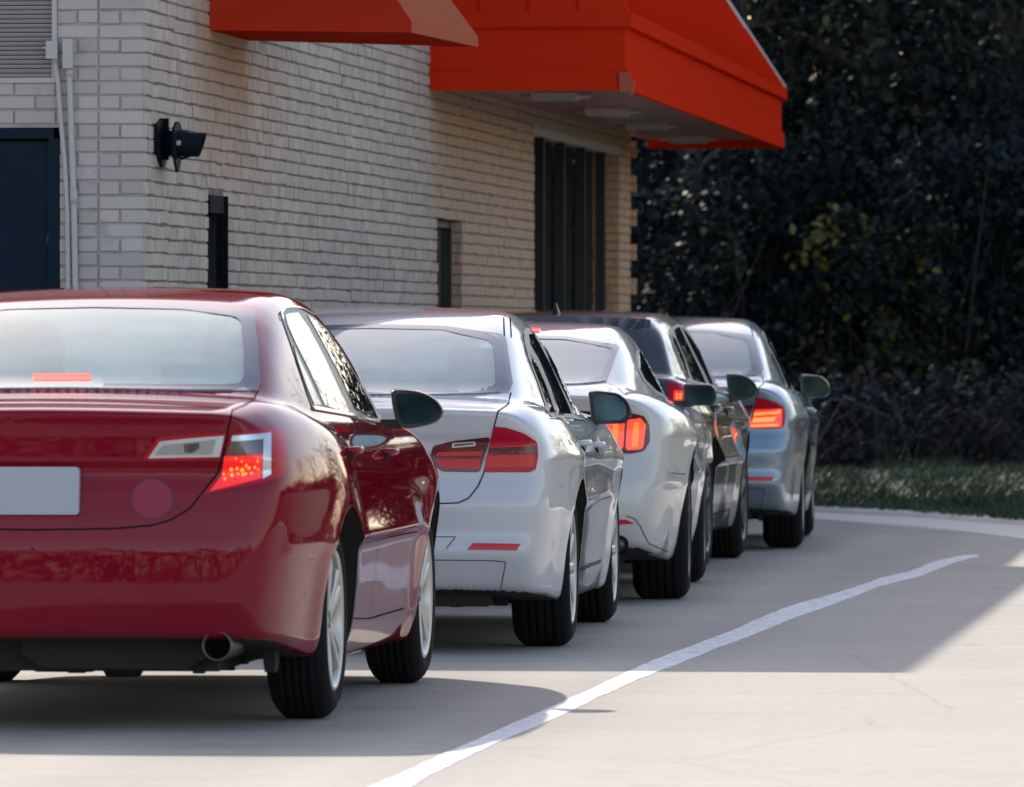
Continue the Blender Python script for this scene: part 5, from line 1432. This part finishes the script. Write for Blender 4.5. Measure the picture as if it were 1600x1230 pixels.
t3 = make_tree(0, 57, 7.6, .13, True, 80, .80, .065, LM, [.80, .10, .02, .08], .12, (*at_px(1230, 79), .5))
spots = [(t1, 1090, 76, 'leafy tree at the wood edge rising behind the far corner of the red canopy'),
         (t2, 1345, 77, 'tree with olive and yellow leaves to the right of the canopy tip'),
         (t3, 1230, 79, 'slim dark tree straight below the hip of the red canopy')]
for o_, px_, d_, lb in spots: tag(o_, lb, 'tree', TREES)
more = [(t2, 1000, 80, 2.0, .95, 'dark tree seen just past the brick column'), (t3, 1450, 79, 1.1, 1.1, 'dark tree left of the last tree at the right picture edge'), (t1, 1545, 77, 3.3, 1.05, 'tall dark tree nearest the right edge of the photo'),
        (t2, 920, 82, 4.0, 1.0, 'tree hidden mostly by the storefront column'), (t1, 1640, 79, .6, 1.1, 'tree just beyond the right edge of the photo'),
        (t3, 1160, 84, 2.6, 1.15, 'second-row tree between canopy and silver sedan'), (t1, 1290, 86, 5.2, 1.1, 'second-row tree filling the gap right of the canopy tip'), (t2, 1410, 87, .2, 1.05, 'second-row tree behind the olive one'), (t3, 1500, 88, 1.7, 1.2, 'second-row tree behind the right-hand trunks'), (t1, 1050, 88, 3.9, 1.1, 'second-row tree behind the brick column')]
for k, (o_, px_, d_, rz, s_, lb) in enumerate(more):
    c = copy_tree_obj(o_, (*at_px(px_, d_), bank_z(*at_px(px_, d_)) - .1), rz, s_); tag(c, lb, 'tree', TREES)
for o_, px_, d_, lb in spots: o_.location.z = bank_z(*at_px(px_, d_)) - .1
# bushes along the foot of the wood
def make_bush(seed, w_, h_, mats, probs, n, nper, size, loc):
    rg = np.random.default_rng(seed); root = empty('bush', loc); mb = MB(); cs = []
    for i in range(16):
        a = rg.uniform(0, 6.28); rr = rg.uniform(0, .5) * w_; tip = Vector((math.cos(a) * rr, math.sin(a) * rr * .8, h_ * rg.uniform(.5, 1.0)))
        mid = tip * .5 + Vector((rg.normal(0, .1), rg.normal(0, .1), h_ * .1)); mb.tube([(tip.x * .1, tip.y * .1, -.1), mid, tip], [.02, .013, .005], 4, caps=False)
    mb.build('stems', M['twig'], root)
    for i in range(n):
        z = rg.random()**.8; a = rg.uniform(0, 6.28); rr = math.sqrt(rg.random()) * w_ * .55 * (1.1 - .55 * z)
        cs.append((math.cos(a) * rr, math.sin(a) * rr * .8, z * h_))
    obj('foliage', leaves_mesh('foliage', cs, nper, .26, size, mats, seed, probs=probs), root); return root
BU = 'bushes along the foot of the wood'
b1 = make_bush(5, 2.0, 2.6, LM, [.70, .22, .04, .04], 85, 60, .058, (*at_px(1040, 73), 0))
b2 = make_bush(8, 1.8, 2.3, LM, [.30, .40, .24, .06], 80, 56, .06, (*at_px(1360, 73.5), 0))
b3 = make_bush(12, 2.2, 3.0, LM, [.84, .10, .01, .05], 95, 60, .058, (*at_px(1200, 74.5), 0))
for o_, lb in ((b1, 'dense dark bush right beside the brick column'), (b2, 'bush with yellow-green leaves right of the silver sedan'), (b3, 'tall dark bush behind the silver sedan roof')): tag(o_, lb, 'bush', BU); o_.location.z = bank_z(o_.location.x, o_.location.y) - .1
for k, (o_, px_, d_, rz, s_, lb) in enumerate([(b3, 1480, 73.5, 1.0, 1.0, 'dark bush below the trunks at the right edge'), (b1, 1580, 74, 2.0, 1.1, 'bush cut by the right edge of the photo'), (b2, 1120, 75.5, 3.0, 1.0, 'olive bush showing over the dark hatchback'),
        (b1, 1290, 75.5, 4.0, 1.15, 'dark bush between the olive bush and the silver sedan'), (b3, 960, 76, 2.2, 1.1, 'bush half hidden by the brick column'), (b3, 1420, 76, 3.7, 1.2, 'dark bush behind the yellow-green one'), (b2, 1530, 76.5, 5.0, 1.1, 'olive bush high at the right edge'), (b1, 1230, 78, .5, 1.4, 'large dark bush deep in the wood'), (b3, 1660, 75, .9, 1.2, 'bush just outside the right edge')]):
    c = copy_tree_obj(o_, (*at_px(px_, d_), bank_z(*at_px(px_, d_)) - .1), rz, s_); tag(c, lb, 'bush', BU)
# the wood behind them, one mass
rg = np.random.default_rng(99); cs = []
for i in range(1500):
    x = rg.uniform(-6, 16); y = rg.uniform(84, 96) + max(0, x - 9) * .5; z = rg.uniform(.2, 8.0 - max(0, x - 7) * .55); cs.append((x, y, max(z, .3)))
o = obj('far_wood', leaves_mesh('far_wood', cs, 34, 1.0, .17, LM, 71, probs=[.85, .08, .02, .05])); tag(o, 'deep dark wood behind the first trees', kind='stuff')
cs = []
for i in range(1500):
    s_ = rg.random()
    if s_ < .45: x = rg.uniform(-50, -6); y = rg.uniform(85, 95); z = rg.uniform(.2, 7.5)
    else:
        x = rg.uniform(14, 80); y = rg.uniform(84, 100) - max(0, x - 30) * .6; z = rg.uniform(.2, 2.8 + 1.2 * math.sin(x * .35))
    cs.append((x, y, z))
o = obj('tree_line', leaves_mesh('tree_line', cs, 60, 1.3, .20, LM, 73, probs=[.6, .28, .04, .08])); tag(o, 'lower tree line either side of the wood', kind='stuff')
# dry brush, grass on the bank
mb = MB()
for i in range(1500):
    x, y = at_px(rg.uniform(960, 1700), rg.uniform(69.5, 76)); z = bank_z(x, y); L = rg.uniform(.25, 1.0); a = rg.uniform(0, 6.28); t = rg.uniform(.2, 1.0)
    p = Vector((x, y, z - .05)); q = p + Vector((math.cos(a) * t * L, math.sin(a) * t * L, L * .75)); r_ = q + Vector((rg.normal(0, .2), rg.normal(0, .2), rg.uniform(-.2, .25)))
    mb.tube([p, q, r_], [.006, .004, .002], 3, caps=False)
o = mb.build('brush', M['twig'], None, fix=False); tag(o, 'tangle of dry brown twigs at the foot of the wood', kind='stuff')
cs = []
for i in range(650):
    x, y = at_px(rg.uniform(960, 1720), rg.uniform(70, 75.5)); cs.append((x, y, bank_z(x, y) + rg.random()**1.5 * .75))
o = obj('dry_leaves', leaves_mesh('dry_leaves', cs, 30, .22, .06, [M['leaf_brown'], M['leaf_dark'], M['leaf_mid']], 77, probs=[.28, .50, .22])); tag(o, 'brown and dark leaf litter among the brush', kind='stuff')
n = 60000; x = np.empty(n); y = np.empty(n)
y = rng.uniform(52, 70.5, n); x = (rng.uniform(980, 1720, n) - 800) / FPX * y
kx = [p[0] for p in kp[:8]]; ky = [p[1] for p in kp[:8]]
ok = y > np.interp(x, kx, ky) + .3; x, y = x[ok], y[ok]; n = len(x)
z = np.array([bank_z(a, b) for a, b in zip(x, y)]); h = rng.uniform(.03, .085, n) * (1 + .8 * (np.sin(x * 3.1) * np.sin(y * 1.7) > .3)); a = rng.uniform(0, 6.28, n); dx, dy = np.cos(a) * .006, np.sin(a) * .006
lx, ly = rng.normal(0, .05, n), rng.normal(0, .05, n)
V = np.stack([np.stack([x - dx, y - dy, z], 1), np.stack([x + dx, y + dy, z], 1), np.stack([x + lx, y + ly, z + h], 1)], 1).reshape(-1, 3)
me = bpy.data.meshes.new('grass'); me.vertices.add(n * 3); me.vertices.foreach_set('co', V.astype(np.float32).ravel()); me.loops.add(n * 3); me.loops.foreach_set('vertex_index', np.arange(n * 3, dtype=np.int32))
me.polygons.add(n); me.polygons.foreach_set('loop_start', (np.arange(n) * 3).astype(np.int32)); me.polygons.foreach_set('loop_total', np.full(n, 3, np.int32)); me.update()
at = me.attributes.new('tone', 'FLOAT', 'FACE'); at.data.foreach_set('value', rng.random(n).astype(np.float32))
o = obj('grass', me, None, M['grass']); tag(o, 'green grass on the bank behind the kerb', kind='stuff')
# bare trees to the right, seen as reflections in the car windows
BT = 'bare trees beyond the right side of the lot'
rb, tips, tr = tree_parts(11, .17, 303, .18, 4, 11)
bare = empty('bare_tree', (19, 88, 0)); rb.build('trunk', M['bark'], bare)
tag(bare, 'bare branching tree, only seen reflected in the side windows', 'tree', BT)
for x, y, rz, s_ in [(14.5, 90, 1.3, .85), (24, 92, 2.7, 1.1), (29, 86, .4, .95), (35, 84, 4.1, 1.0), (17, 80, 5.1, .7)]:
    c = copy_tree_obj(bare, (x, y, 0), rz, s_); tag(c, None, 'tree', BT); c['label'] = 'bare branching tree, only seen reflected in the side windows'
# unseen tree row added behind the camera to darken reflections on the cars
cs = []
for i in range(1200):
    x = rg.uniform(-45, 45); cs.append((x, rg.uniform(-30, -22) - abs(x) * .1, rg.random() * (6.5 + 1.5 * math.sin(x * .4))))
o = obj('added_hedge_row', leaves_mesh('added_hedge_row', cs, 16, 1.3, .36, LM, 81, probs=[.5, .38, .04, .08])); tag(o, 'unseen row of trees added behind the camera for dark reflections', kind='stuff')
